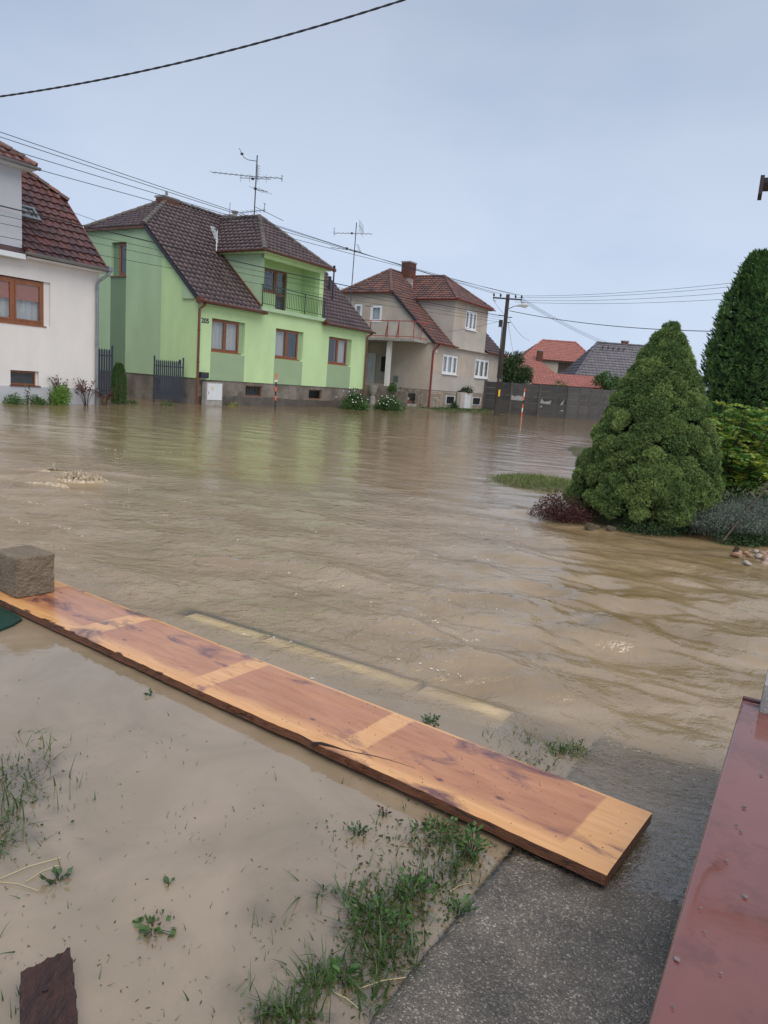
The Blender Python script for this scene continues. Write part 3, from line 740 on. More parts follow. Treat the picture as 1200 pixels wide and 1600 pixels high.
ridge(G, (6.65, 2.6, DR+.02), (6.65, 5.5, DR+.02), tile_ridge_dark)
MB().box(3.92, 9.38, -.26, 0, DZ-.10, DZ-.03).box(3.92, 4.19, .0, 2.9, DZ-.10, DZ-.03).build('soffit', plaster_lime, G)
gutter(G, (3.82, -.36, DZ+.04), (9.55, -.36, DZ), copper_brown, .075); gutter(G, (3.82, -.3, DZ+.04), (3.82, 2.85, DZ), copper_brown, .075)
MB().box(9.42, 9.6, -.42, -.27, DZ-.10, DZ+.06).build('gutter_end_box', copper_brown, G)
MB().beam((4.12, -.02, 4.86), (4.12, 2.9, 7.52), .10, .05).build('flashing', copper_brown, G)
# chimneys and pipes
def brick_chimney(parent, x, y, z0, z1, w, d, name='chimney'):
    c = MB().box(x-w/2+.012, x+w/2-.012, y-d/2+.012, y+d/2-.012, z0-.6, z1-.02).build(name, mortar, parent)
    rows = max(1, int((z1-z0)/.085)); nb = max(2, round(w/.27)); nd = max(2, round(d/.27)); cache = {}
    def brk(lx, ly):
        k = (round(lx, 3), round(ly, 3))
        if k not in cache: cache[k] = MB().box(-lx/2, lx/2, -ly/2, ly/2, -.036, .036).mesh('brick', brick_red)
        return cache[k]
    for r in range(rows):
        zz = z0+.04+r*.085; off = .5*(r % 2)
        for (n, ln, isx) in ((nb, w, 1), (nd, d, 0)):
            bl = ln/n
            for k in range(n):
                for side in (-1, 1):
                    if isx and side == 1: continue
                    if not isx and side == 1: continue
                    o = D.objects.new('brick', brk(bl-.014, .03) if isx else brk(.03, bl-.014)); link(o, c)
                    t = -ln/2+bl*(k+.5)
                    o.location = (x+t, y+side*d/2, zz) if isx else (x+side*w/2, y+t, zz)
    MB().box(x-w/2-.05, x+w/2+.05, y-d/2-.05, y+d/2+.05, z1-.02, z1+.07).build('chimney_cap', concrete_grey, c)
    return c
c = brick_chimney(G, 3.05, 5.6, 9.6, 9.93, .95, .6); MB().tube([(3.0, 5.6, 10.0), (3.0, 5.6, 10.28)], .07, 10).build('flue', zinc, c)
c = brick_chimney(G, 7.55, 5.3, 9.7, 10.0, .9, .6); MB().tube([(7.6, 5.3, 10.07), (7.6, 5.3, 10.24), (7.6, 5.3, 10.28), (7.6, 5.3, 10.36)], [.12, .12, .19, .19], 10).build('flue', concrete_grey, c)
MB().tube([(7.2, 5.3, 10.05), (7.2, 5.3, 10.72)], .014, 6).build('lightning_rod', aerial_metal, c)
MB().tube([(12.0, 1.5, zroof(1.5)-.1), (12.0, 1.5, 7.95), (12.0, 1.5, 7.98), (12.0, 1.5, 8.12)], [.045, .045, .075, .075], 8).build('vent_pipe', iron_dark, G)
MB().tube([(12.6, 2.2, zroof(2.2)-.1), (12.6, 2.2, 7.62)], [.08, .08], 8).build('vent_pipe', iron_dark, G)
textured_text(G, '205', .30, (.20, -.005, 3.66), 0, iron_dark, 'house_number')
mbx = MB().box(.10, .58, -.20, -.0075, 1.2, 1.47).build('mailbox', iron_dark, G)
MB().box(.13, .55, -.206, -.2, 1.38, 1.43).build('mail_slot', porcelain, mbx)
MB().box(-.04, .02, 1.0, 1.1, 1.75, 1.95).build('doorbell', iron_dark, G)

# ================================================================== white house
Wh = empty('white_house', st(-6.2, -1.35), SA, 'white house with glossy red-brown tiled roof and grey dormer', 'house')
WL = 13.0; WD = 10.4
mb = MB(); WH = [(-WL+9.2, -1.95, 2.62, 4.11), (-3.42, -2.40, .57, 1.09)]
facade(mb, (0, 0, 0), (1, 0, 0), (0, 1, 0), -WL, 0, .57, [(-WL, 5.0), (0, 5.0)], [(-4.05, -1.95, 2.62, 4.11), (-3.42, -2.40, .60, 1.09)], .16)
mb.build('front_wall', plaster_white, Wh)
mb = MB(); facade(mb, (0, 0, 0), (0, 1, 0), (-1, 0, 0), 0, WD, -.6, [(0, 4.95), (2.1, 7.25), (8.3, 7.25), (WD, 5.0)])
facade(mb, (-WL, 0, 0), (0, 1, 0), (1, 0, 0), 0, WD, -.6, [(0, 4.95), (2.1, 7.25), (8.3, 7.25), (WD, 5.0)]); facade(mb, (0, WD, 0), (-1, 0, 0), (0, -1, 0), 0, WL, -.6, [(0, 5.0), (WL, 5.0)])
mb.build('gable_wall', plaster_white, Wh)
MB().box(-WL, -.002, -.03, .16, -.6, .57).build('plinth', plaster_bluegrey, Wh)
window(Wh, -4.05, .08, 2.64, 0, 1.90, 1.44, (.42,), wood_frame, .10, curtain=((.03, .97),), blind=.36, sill=.10)
MB().box(-2.148, -1.952, .075, .17, 2.621, 4.109).build('window_jamb', plaster_white, Wh)
basement_window(Wh, -3.42, .09, .61, 0, .95, .46, wood_frame, 0)
MB().box(-2.468, -2.402, .085, .17, .601, 1.089).build('window_jamb', plaster_white, Wh)
MB().box(-3.46, -2.36, -.06, .09, .565, .6).build('sill', copper_brown, Wh)
kw = 1.03; wl_ = math.hypot(1, kw); wz0 = 4.80; VH = 2.15; VR = 5.2; zR = wz0+kw*(VR+.35)
roof = empty('roof', (0, 0, 0), 0, None, None); roof.parent = Wh; del_keys = [k for k in ('label', 'category') if k in roof]
for k in del_keys: del roof[k]
wxr = lambda s: .14 if s/wl_-.35 < VH else .14-(s/wl_-.35-VH)/(VR-VH)*4.5
# nearest tiles of this slope, one by one
nn = Vector((0, -kw, 1)).normalized(); eu = Vector((1, 0, 0)); es = Vector((0, 1, kw)).normalized(); O = Vector((0, -.35, wz0))
gauge, width = .36, .30
prof = [(0, .0), (.12, .034), (.30, .038), (.45, .006), (.74, .0), (1.0, .0)]
def tile_mesh(x0, s0, s1, lo0, hi0, lo1, hi1):
    mb = MB()
    for s, lf, lo, hi in ((s0, .058, lo0, hi0), (s1, .004, lo1, hi1)):
        for px, pz in prof: xx = min(max(x0+px*width, lo), hi); mb.v.append(tuple(eu*(xx-x0)+es*(s-s0)+nn*(pz+lf)))
    for px, pz in prof: xx = min(max(x0+px*width, lo0), hi0); mb.v.append(tuple(eu*(xx-x0)-nn*.004))
    n = 6
    for j in range(n-1): mb.f += [(j, j+1, n+j+1, n+j), (2*n+j, 2*n+j+1, j+1, j)]
    return mb.mesh('roof_tile', tile_white)
std = tile_mesh(0, 0, gauge+.02, -9, 9, -9, 9)
s = 0; cnt = 0
for r in range(int((VR+.35)*wl_/gauge)+1):
    s0 = r*gauge; s1 = min(s0+gauge+.02, (VR+.35)*wl_)
    xlo = -3.0 if s0/wl_-.35 < 2.35 else -4.9
    for k in range(-17, 1):
        x0 = k*width+.14-.0
        if x0+width <= xlo or x0 >= max(wxr(s0), wxr(s1)): continue
        if x0 >= xlo-1e-6 and x0+width <= min(wxr(s0), wxr(s1))+1e-6 and s1-s0 > gauge: me = std
        else: me = tile_mesh(x0, s0, s1, xlo, wxr(s0), xlo, max(xlo, wxr(s1)))
        o = D.objects.new('roof_tile', me); link(o, roof); o.location = O+eu*x0+es*s0+nn*random.uniform(-.003, .004); cnt += 1
mb = MB(); q = [O+eu*xx+es*ss-nn*.03 for xx, ss in ((-WL, 0), (.14, 0), (.14, (VH+.35)*wl_), (-4.36, (VR+.35)*wl_), (-WL, (VR+.35)*wl_))]
mb.pts(*q); mb.build('roof_boarding', tile_white, roof)
tiles(roof, (0, -.35, wz0), (1, 0, 0), (0, 1, kw), (VR+.35)*wl_, lambda s: -WL-.2, lambda s: -8.2 if s/wl_-.35 < 2.35 else -4.9, tile_white, .36, .30, name='far_roof_tiles')
tiles(roof, (0, WD+.35, wz0), (1, 0, 0), (0, -1, kw), (VR+.35)*wl_, lambda s: -WL-.2, wxr, tile_white, .36, .30, name='far_roof_tiles')
hk2 = (zR-wz0-kw*(VH+.35))/4.5; h2 = math.hypot(1, hk2)
tiles(roof, (.2, 0, wz0+kw*(VH+.35)-.03), (0, 1, 0), (-1, 0, hk2), 4.5*h2, lambda s: VH+s/h2/4.5*(VR-VH), lambda s: WD-VH-s/h2/4.5*(VR-VH), tile_white, .36, .30, name='far_roof_tiles')
ridge(roof, (.22, VH-.05, wz0+kw*(VH+.35)+.05), (-4.36, VR, zR+.06), tile_ridge_red, r=.12)
ridge(roof, (-4.36, VR, zR+.05), (-WL, VR, zR+.05), tile_ridge_red, r=.12)
MB().beam((.15, -.3, 4.84), (.15, VH, wz0+kw*(VH+.33)), .05, .13).build('verge_board', tile_ridge_red, roof)
gutter(Wh, (-3.08, -.42, 4.92), (.2, -.42, 4.88), zinc, .085)
MB().box(-3.0, .1, -.33, -.01, 4.74, 4.80).build('soffit', plaster_white, Wh)
pipe(Wh, [(.14, -.42, 4.86), (.10, -.40, 4.70), (-.10, -.13, 4.45), (-.14, -.10, 4.35), (-.14, -.10, -.3)], zinc, .055, clips=(4.2, 2.2))
MB().box(.04, .24, -.5, -.34, 4.82, 4.98).build('gutter_end_box', zinc, Wh)
# roof window in the tiles
sk = MB(); sv = .95
def onr(xx, v, h): 
    p = O+eu*xx+es*((v+.35)*wl_)+nn*h; return tuple(p)
def slab4(mb, a, b, c, d, h0, h1):
    q = [onr(a, c, h0), onr(b, c, h0), onr(b, d, h0), onr(a, d, h0)]; mb.prism(q, nn*(h1-h0))
x0_, x1_, v0_, v1_ = -2.42, -1.66, .98, 1.42
for (a, b, c, d) in ((x0_, x1_, v0_, v0_+.06), (x0_, x1_, v1_-.06, v1_), (x0_, x0_+.09, v0_+.061, v1_-.061), (x1_-.09, x1_, v0_+.061, v1_-.061)): slab4(sk, a, b, c, d, -.02, .12)
so = sk.build('roof_window', zinc, Wh)
pm = MB(); slab4(pm, x0_+.09, x1_-.09, v0_+.06, v1_-.06, .07, .078); pm.build('pane', glass_m, so)
pm = MB(); slab4(pm, x0_+.09, x1_-.09, v0_+.06, v1_-.06, .02, .03); pm.build('blind', curtain_m, so)
# grey dormer
mb = MB(); facade(mb, (-3.0, -.06, 0), (-1, 0, 0), (0, 1, 0), 0, 5.2, 4.86, [(0, 7.55), (5.2, 7.55)])
mb.pts((-3.0, -.06, 4.86), (-3.0, -.06, 7.55), (-3.0, 2.45, 7.55), (-3.0, 2.45, 7.4), (-3.0, .05, 4.9)); mb.build('dormer_wall', plaster_bluegrey, Wh)
MB().box(-8.3, -3.04, -.34, -.065, 4.68, 4.84).build('balcony_slab', white_metal, Wh)
dh = (9.55-7.55)/2.9; dhl = math.hypot(1, dh)
tiles(roof, (0, -.40, 7.6), (1, 0, 0), (0, 1, dh), 2.9*dhl, lambda s: -8.5+s/dhl, lambda s: -2.7-s/dhl, tile_white, .36, .30, name='dormer_tiles')
tiles(roof, (-2.7, 0, 7.6), (0, 1, 0), (-1, 0, dh), 2.9*dhl, lambda s: -.40+s/dhl, lambda s: (7.6+s/dhl*dh-wz0)/kw-.30, tile_white, .36, .30, name='dormer_tiles')
ridge(roof, (-2.7, -.40, 7.65), (-5.6, 2.5, 9.62), tile_ridge_red, r=.12)
gutter(Wh, (-8.5, -.48, 7.62), (-2.62, -.48, 7.58), zinc, .08); gutter(Wh, (-2.62, -.42, 7.62), (-2.62, 2.3, 7.58), zinc, .08)
MB().box(-8.4, -2.72, -.39, -.062, 7.48, 7.545).box(-2.99, -2.72, -.0615, 2.3, 7.48, 7.545).build('soffit', white_metal, Wh)

# ================================================================== beige house
B = empty('beige_house', st(21.93, 0, 0), SA, 'beige rendered house with worn red-brown tiles and red balcony rail', 'house')
BL = 12.2; BD = 11.4; OX = -21.93
mb = MB()
HW = [(1.80, 4.22, 2.60, 4.00), (7.25, 9.92, 2.58, 4.05)]
facade(mb, (0, 0, 0), (1, 0, 0), (0, 1, 0), 0, BL, 1.38, [(0, 4.85), (2.97, 4.85), (2.971, 7.85), (8.73, 7.85), (8.731, 4.85), (BL, 4.85)], HW+[(4.88, 6.86, 6.05, 7.44)], .14)
for xx, ii in ((2.97, 1), (8.73, -1)): mb.pts((xx, 0, 4.7), (xx, 0, 7.85), (xx, 3.3, 7.85), (xx, .05, 4.85))
mb.build('front_wall', plaster_beigegrey, B)
mb = MB()
facade(mb, (0, 0, 0), (0, 1, 0), (1, 0, 0), 0, BD, 1.38, [(0, 4.8), (3.58, 8.02), (7.8, 8.02), (BD, 4.8)], [(4.32, 5.36, 5.92, 7.14), (6.06, 6.78, 5.60, 7.22), (3.39, 6.6, 1.55, 4.55)], .14)
mb.pts((0.14, 3.39, 1.55), (1.1, 3.39, 1.55), (1.1, 3.39, 4.55), (.14, 3.39, 4.55)); mb.pts((0.14, 6.6, 1.55), (1.1, 6.6, 1.55), (1.1, 6.6, 4.55), (.14, 6.6, 4.55))
mb.pts((1.1, 3.39, 1.55), (1.1, 6.6, 1.55), (1.1, 6.6, 4.55), (1.1, 3.39, 4.55)); mb.pts((.14, 3.39, 1.55), (.14, 6.6, 1.55), (1.1, 6.6, 1.55), (1.1, 3.39, 1.55)); mb.pts((.14, 3.39, 4.55), (.14, 6.6, 4.55), (1.1, 6.6, 4.55), (1.1, 3.39, 4.55))
facade(mb, (BL, 0, 0), (0, 1, 0), (-1, 0, 0), 0, BD, 0, [(0, 4.8), (3.58, 8.02), (7.8, 8.02), (BD, 4.8)])
facade(mb, (0, BD, 0), (1, 0, 0), (0, -1, 0), 0, BL, 0, [(0, 4.8), (BL, 4.8)])
mb.build('gable_wall', plaster_beige, B)
# smoother bands of render between the windows, a few millimetres proud
for q_ in ((.06, 1.75, 2.55, 4.2), (4.27, 7.2, 2.55, 4.2), (9.97, BL-.05, 2.55, 4.2), (3.05, 4.83, 6.05, 7.7), (6.9, 8.66, 6.05, 7.7)): MB().box(q_[0], q_[1], -.006, 0, q_[2], q_[3]).build('render_band', plaster_beige, B)
# stone cladding of the plinth: irregular stones, one by one
MB().box(.02, BL, .02, .2, -.6, 1.36).box(.02, .2, .201, 3.6, -.6, 1.36).build('plinth', mortar, B)
stones = MB()
def clad(stones, x0, x1, z0, z1, fixed, axis, skip):
    z = z0
    while z < z1-.04:
        h = random.uniform(.11, .17); x = x0+random.uniform(-.1, 0)
        while x < x1:
            wd = random.uniform(.12, .30); a, b = max(x, x0)+.008, min(x+wd, x1)-.008; zz0 = z+random.uniform(0, .02); zz1 = min(z+h-.015, z1)
            if b-a > .04 and not any(a < s[1] and b > s[0] and zz0 < s[3] and zz1 > s[2] for s in skip):
                n = 7; cx = (a+b)/2; cz = (zz0+zz1)/2; poly = []
                for k in range(n):
                    t = 2*math.pi*k/n+.3; q = random.uniform(.85, 1.12)
                    px, pz = cx+(b-a)/2*q*math.copysign(abs(math.cos(t))**.6, math.cos(t)), cz+(zz1-zz0)/2*q*math.copysign(abs(math.sin(t))**.6, math.sin(t))
                    poly.append((px, pz))
                d = random.uniform(.012, .03); i = len(stones.v)
                for px, pz in poly: stones.v.append((px, fixed, pz) if axis == 0 else (fixed, px, pz))
                for px, pz in poly:
                    px, pz = cx+(px-cx)*.85, cz+(pz-cz)*.85
                    stones.v.append((px, fixed-d, pz) if axis == 0 else (fixed-d, px, pz))
                stones.f.append(tuple(range(i+n, i+2*n)))
                for k in range(n): stones.f.append((i+k, i+(k+1) % n, i+n+(k+1) % n, i+n+k))
            x += wd
        z += h
BB = [(2.78, 4.18, .42, 1.05), (7.32, 8.82, .43, 1.05)]
clad(stones, .0, BL, .05, 1.37, .02, 0, BB); clad(stones, .05, 3.3, .05, 1.37, .02, 1, [])
so = stones.build('cladding_stones', M('cladding_m', (.36, .30, .23), .7, .45, 2.2, .3, 40, col3=(.22, .15, .11), c3s=2.6, c3w=(.5, .6)), B); so['kind'] = 'stuff'
for (a, b, c, d) in BB:
    MB().box(a, b, .0, .05, c, d).build('window_backing', interior_dark, B); basement_window(B, a, -.03, c, 0, b-a, d-c, pvc_white, 4)  # solid dark slab behind the glass, no opening cut here
for (a, b, c, d) in HW: window(B, a, .05, c, 0, b-a, d-c, (.333, .667), pvc_white, .11, curtain=((.02, .98),), sill=.16, sill_m=pvc_white)
window(B, 4.88, .05, 6.05, 0, 1.98, 1.39, (.333, .667), pvc_white, .10, curtain=((.02, .98),), sill=.15, sill_m=pvc_white)
window(B, .05, 5.36, 5.92, rad(-90), 1.04, 1.22, (), pvc_white, .13, curtain=((.02, .98),), sill=.12, sill_m=pvc_white)
window(B, .05, 6.78, 5.60, rad(-90), .72, 1.62, (), pvc_white, .12, curtain=((.02, .98),))
# front door, dark wall panel in the porch
dr = MB().box(1.03, 1.09, 5.25, 6.15, 1.56, 3.75).build('front_door', door_white, B); MB().box(1.015, 1.03, 5.55, 5.85, 2.6, 3.4).build('door_glass', glass_m, dr); MB().box(.98, 1.03, 6.02, 6.06, 2.5, 2.62).build('handle', zinc, dr)
MB().box(1.04, 1.098, 3.75, 4.75, 2.45, 3.55).build('wall_cabinet', interior_dark, B)
# roof
def bz(v): return 4.56+K*(v+.3)
BV0 = 3.58; BR = 5.7; zBR = bz(BR); HT = 2.9
xl = lambda s: -.15 if s/SLL-.3 < BV0 else -.15+(s/SLL-.3-BV0)/(BR-BV0)*(HT+.15)
DZ2 = 7.9; DX0, DX1 = 2.70, 9.0; DXM = 5.85; DR2 = 10.0; d2k = (DR2-DZ2)/(DXM-DX0); d2l = math.hypot(1, d2k)
def xrb(s):
    v = s/SLL-.3; z = bz(v)
    return 2.97 if z < DZ2 else min(DX0+.1+(z-DZ2)/d2k, DXM)
def xlb(s):
    v = s/SLL-.3; z = bz(v)
    return 8.73 if z < DZ2 else max(DX1-.1-(z-DZ2)/d2k, DXM)
xr_ = lambda s: BL+.2 if s/SLL-.3 < BV0 else BL+.2-(s/SLL-.3-BV0)/(BR-BV0)*(HT+.15)
tiles(B, (0, -.3, 4.56), (1, 0, 0), ES_F, (BR+.3)*SLL, xl, xrb, tile_beige); tiles(B, (0, -.3, 4.56), (1, 0, 0), ES_F, (BR+.3)*SLL, xlb, xr_, tile_dark)
tiles(B, (0, BD+.3, 4.56), (1, 0, 0), (0, -1, K), (BR+.3)*SLL, xl, xr_, tile_beige)
hk = (zBR-8.0)/(HT+.2); hl = math.hypot(1, hk)
tiles(B, (-.25, 0, 7.97), (0, 1, 0), (1, 0, hk), (HT+.25)*hl, lambda s: 3.45+s/hl/(HT+.25)*2.25, lambda s: 7.95-s/hl/(HT+.25)*2.25, tile_beige)
tiles(B, (BL+.25, 0, 7.97), (0, 1, 0), (-1, 0, hk), (HT+.25)*hl, lambda s: 3.45+s/hl/(HT+.25)*2.25, lambda s: 7.95-s/hl/(HT+.25)*2.25, tile_beige)
ridge(B, (-.22, 3.5, 8.05), (HT, BR, zBR+.04), tile_ridge_red); ridge(B, (-.22, 7.9, 8.05), (HT, BR, zBR+.04), tile_ridge_red); ridge(B, (HT, BR, zBR+.03), (BL-HT, BR, zBR+.03), tile_ridge_red)
tiles(B, (DX0, 0, DZ2), (0, 1, 0), (1, 0, d2k), (DXM-DX0)*d2l, lambda s: -.3+s/d2l/(DXM-DX0)*2.9, lambda s: (DZ2+s/d2l*d2k-4.56)/K-.2, tile_beige)
tiles(B, (DX1, 0, DZ2), (0, 1, 0), (-1, 0, d2k), (DXM-DX0)*d2l, lambda s: -.3+s/d2l/(DXM-DX0)*2.9, lambda s: (DZ2+s/d2l*d2k-4.56)/K-.2, tile_beige)
fk = (DR2-DZ2)/2.9; fl = math.hypot(1, fk)
tiles(B, (0, -.3, DZ2), (1, 0, 0), (0, 1, fk), 2.9*fl, lambda s: DX0+s/fl/2.9*(DXM-DX0), lambda s: DX1-s/fl/2.9*(DX1-DXM), tile_beige)
ridge(B, (DX0, -.3, DZ2+.05), (DXM, 2.6, DR2+.03), tile_ridge_red); ridge(B, (DX1, -.3, DZ2+.05), (DXM, 2.6, DR2+.03), tile_ridge_red); ridge(B, (DXM, 2.6, DR2+.03), (DXM, 5.6, DR2+.03), tile_ridge_red)
MB().beam((2.85, 3.25, bz(3.25)+.10), (5.2, 5.2, bz(5.2)+.10), .20, .02).build('valley_flashing', lead, B)
MB().beam((-.16, -.25, 4.56), (-.16, 3.5, 7.95), .05, .14).build('verge_board', iron_dark, B)
MB().box(-.08, BL, -.26, -.008, 4.50, 4.56).box(2.75, 8.95, -.26, -.007, 7.80, 7.86).box(2.75, 2.969, -.007, 3.2, 7.80, 7.86).build('soffit', plaster_beige, B)
gutter(B, (-.22, -.37, 4.64), (3.3, -.37, 4.60), gutter_red, .08); gutter(B, (8.8, -.37, 4.62), (BL+.2, -.37, 4.60), gutter_red, .08)
gutter(B, (DX0-.08, -.38, DZ2+.04), (DX1+.15, -.38, DZ2), gutter_red, .08); gutter(B, (DX0-.08, -.3, DZ2+.04), (DX0-.08, 3.2, DZ2), gutter_red, .08)
gutter(B, (-.32, 3.4, 8.02), (-.32, 8.0, 7.98), gutter_red, .08)
pipe(B, [(.45, -.36, 4.56), (.40, -.28, 4.42), (.1, -.12, 4.1), (.08, -.10, 4.0), (.08, -.10, .0)], gutter_red, .065, clips=(2.9, 1.4))
MB().prism([(-.12, .02, 4.62), (-.12, 1.0, 4.62), (-.12, 1.0, 5.55), (-.12, .02, 4.72)], (.117, 0, 0)).build('eave_corbel', plaster_beige, B)
brick_chimney(B, 4.75, 5.2, 9.7, 10.85, .95, .75)
MB().tube([(4.0, 4.2, bz(4.2)-.1), (4.0, 4.2, 10.0)], .05, 8).build('vent_pipe', gutter_red, B)
# porch: balcony, column, railing, steps
MB().box(-2.05, -.002, .35, 6.4, 4.52, 4.68).build('balcony_slab', concrete_grey, B)
MB().box(-1.62, -1.34, 2.42, 2.70, 1.42, 4.52).build('porch_column', plaster_white, B)
pr = MB().box(-2.02, -1.98, .38, 6.4, 5.82, 5.87)
for yy in (.40, 1.6, 2.5, 3.9, 5.1, 6.3): pr.box(-2.02, -1.98, yy-.02, yy+.02, 4.68, 5.82)
pr.box(-2.02, -.03, .38, .42, 5.82, 5.87).box(-1.0, -.96, .38, .42, 4.68, 5.82).box(-2.02, -.03, .385, .415, 4.80, 4.84).box(-2.015, -1.985, .42, 6.4, 4.80, 4.84)
pr.beam((-2.0, 1.6, 5.8), (-2.0, 1.75, 4.7), .03, .03).beam((-2.0, 2.5, 5.8), (-2.0, 2.65, 4.7), .03, .03)
rb = pr.build('balcony_railing', rail_red, B)
MB().box(-1.975, -1.955, 1.62, 6.35, 4.86, 5.76).build('privacy_panel', plaster_beigegrey, rb)
MB().box(-2.2, -.03, 2.2, 6.6, -.4, 1.42).build('porch_base', plinth_render, B)
for k in range(6): MB().box(-1.9+.0, -.35, 2.19-.3*(k+1), 2.19-.3*k-.006, -.4, 1.20-.22*k).build('step', brick_red if k % 2 else concrete_grey, B)
MB().box(-2.25, -1.95, .5, 2.18, -.4, 1.15).build('stair_wall', plinth_render, B)
gt = MB().box(-3.0, -2.96, 4.3, 5.2, .4, 1.5).build('porch_gate', gutter_red, B)
MB().box(-.035, .0, 2.55, 2.95, 1.75, 2.2).build('meter_cabinet', zinc, B)
MB().box(.42, .62, -.10, -.0065, 3.98, 4.18).build('wall_lamp', white_metal, B)

# ================================================================== far houses behind the fence
def simple_hip(parent, x0, x1, y0, y1, z0, z1, hipl, hipr, m, mr, gauge=.4, width=.35, oh=.4, back=True):
    """roof with ridge along x, hips of length hipl / hipr (0 = gable)"""
    ym = (y0+y1)/2; run = ym-y0+oh; k = (z1-z0)/run; l = math.hypot(1, k)
    a = lambda s: x0-oh+(hipl+oh)*s/l/run if hipl else x0-.2
    b = lambda s: x1+oh-(hipr+oh)*s/l/run if hipr else x1+.2
    tiles(parent, (0, y0-oh, z0), (1, 0, 0), (0, 1, k), run*l, a, b, m, gauge, width)
    tiles(parent, (0, y1+oh, z0), (1, 0, 0), (0, -1, k), run*l, a, b, m, gauge, width)
    for hx, xx, sg in ((hipl, x0, 1), (hipr, x1, -1)):
        if hx:
            kk = (z1-z0)/(hx+oh); ll = math.hypot(1, kk)
            tiles(parent, (xx-sg*oh, 0, z0), (0, 1, 0), (sg, 0, kk), (hx+oh)*ll, lambda s: y0-oh+run*s/ll/(hx+oh), lambda s: y1+oh-run*s/ll/(hx+oh), m, gauge, width)
    ridge(parent, (x0+hipl, ym, z1+.03), (x1-hipr, ym, z1+.03), mr, .8, .14)
    if hipl: ridge(parent, (x0-oh, y0-oh, z0+.03), (x0+hipl, ym, z1+.03), mr, .8, .14)
    if hipr: ridge(parent, (x1+oh, y0-oh, z0+.03), (x1-hipr, ym, z1+.03), mr, .8, .14)

fr_ = empty('red_roof_house', (0, 0, 0), 0, 'far house with bright orange-red roof and a loggia behind the concrete fence', 'house')
mb = MB(); facade(mb, (0, 86, 0), (1, 0, 0), (0, 1, 0), 15.0, 22.6, .6, [(15.0, 5.7), (22.6, 5.9)], [(18.6, 21.6, 3.6, 5.5)], 1.6)
mb.box(15.0, 15.02, 86.001, 93, .6, 5.7).box(22.58, 22.6, 86.001, 93, .6, 5.7).box(18.6, 21.6, 87.6, 87.65, 3.6, 5.6); mb.build('wall', plaster_beige, fr_)
simple_hip(fr_, 14.9, 22.6, 86, 94, 5.62, 8.05, 2.4, 1.4, tile_orange, tile_orange)
MB().box(18.5, 21.7, 85.9, 86.0, 3.45, 3.75).build('balcony_parapet', plaster_white, fr_)
MB().box(19.9, 20.5, 86.3, 86.8, 3.7, 4.6).build('white_chair', snow_white, fr_); MB().box(20.9, 21.5, 86.4, 87.0, 3.7, 4.7).build('balcony_cabinet', wood_frame, fr_)
brick_chimney(fr_, 16.2, 85.0, 5.0, 6.5, .6, .6)
# lower wing with a shed roof falling to the left
mb = MB(); kl = (5.9-3.2)/6.0
tiles(fr_, (0, 81.5, 3.3), (1, 0, 0), (0, 1, .62), 4.7, lambda s: 12.0, lambda s: 18.4-s*.52, tile_orange, .4, .35)
MB().box(12.1, 18.2, 81.6, 85.9, .6, 3.25).build('wing_wall', plaster_beige, fr_)

fg = empty('grey_roof_house', (0, 0, 0), 0, 'far house with large slate grey roof right of the red roofs', 'house')
MB().box(17.6, 27.5, 74, 82, .5, 3.5).build('wall', plaster_white, fg)
simple_hip(fg, 17.9, 27.6, 74, 82, 3.3, 7.35, 2.7, 2.0, tile_grey, tile_grey)
brick_chimney(fg, 23.5, 78.2, 7.0, 7.7, .6, .6)
sg = MB()
for k in range(5): sg.box(20.9+k*.55, 21.05+k*.55, 77.0, 77.12, 6.75, 6.95)
sg.build('snow_guards', iron_dark, fg)

fs = empty('low_shed', (0, 0, 0), 0, 'low outbuilding with pinkish tiled roof just behind the fence', 'shed')
MB().box(11.8, 17.4, 62.6, 65, .4, 2.5).build('wall', plaster_beige, fs)
tiles(fs, (0, 62.2, 2.50), (1, 0, 0), (0, 1, .42), 2.6, lambda s: 11.5, lambda s: 17.5, tile_orange, .36, .3)

# ================================================================== concrete panel fence
fen = empty('concrete_fence', (0, 0, 0), 0, 'dark grey concrete panel fence with pale patches between the pole and the conifer', 'fence')
pts = [(7.4, 60.4), (9.3, 58.9), (11.35, 57.9), (13.3, 56.8), (14.25, 57.2), (15.2, 57.6), (16.1, 58.0), (17.0, 58.4), (18.2, 58.9), (19.4, 59.4)]
pan = {}
for k, (p, q) in enumerate(zip(pts, pts[1:])):
    p = Vector((*p, 0)); q = Vector((*q, 0)); d = q-p; an = math.atan2(d.y, d.x); ln = d.length
    rows = 5; hh = 2.38/rows
    for r in range(rows):
        key = (round(ln, 2), r % 2)
        if key not in pan:
            mb = MB(); n = 6
            x0, x1 = .06, ln-.06
            mb.box(x0, x1, -.02, .03, .006, hh-.006)
            zc = hh/2; nn_ = max(3, int(ln/.16))
            for j in range(nn_):                               # split-stone relief of the slab
                for qd in range(2):
                    a = x0+(x1-x0)*j/nn_+.01+.04*qd; b = min(x1-.01, a+(x1-x0)/nn_-.02); c0 = .02+qd*zc; c1 = c0+zc-.03; dd = random.uniform(.004, .018)
                    mb.prism([(a, -.02, c0), (b, -.02, c0), (b, -.02, c1), (a, -.02, c1)], (0, -dd, 0))
            pan[key] = mb.mesh('fence_panel', fence_concrete)
        o = D.objects.new('fence_panel', pan[key]); link(o, fen); o.location = p+Vector((0, 0, .0+r*hh)); o.rotation_euler = (0, 0, an)
pm = MB().box(-.07, .07, -.07, .07, -.5, 2.46).mesh('fence_post', M('fence_post_m', (.085, .08, .078), .85, .2))
for p in pts:
    o = D.objects.new('fence_post', pm); link(o, fen); o.location = (*p, 0)
patch_m = M('patch_m', (.34, .34, .34), .85, .1)
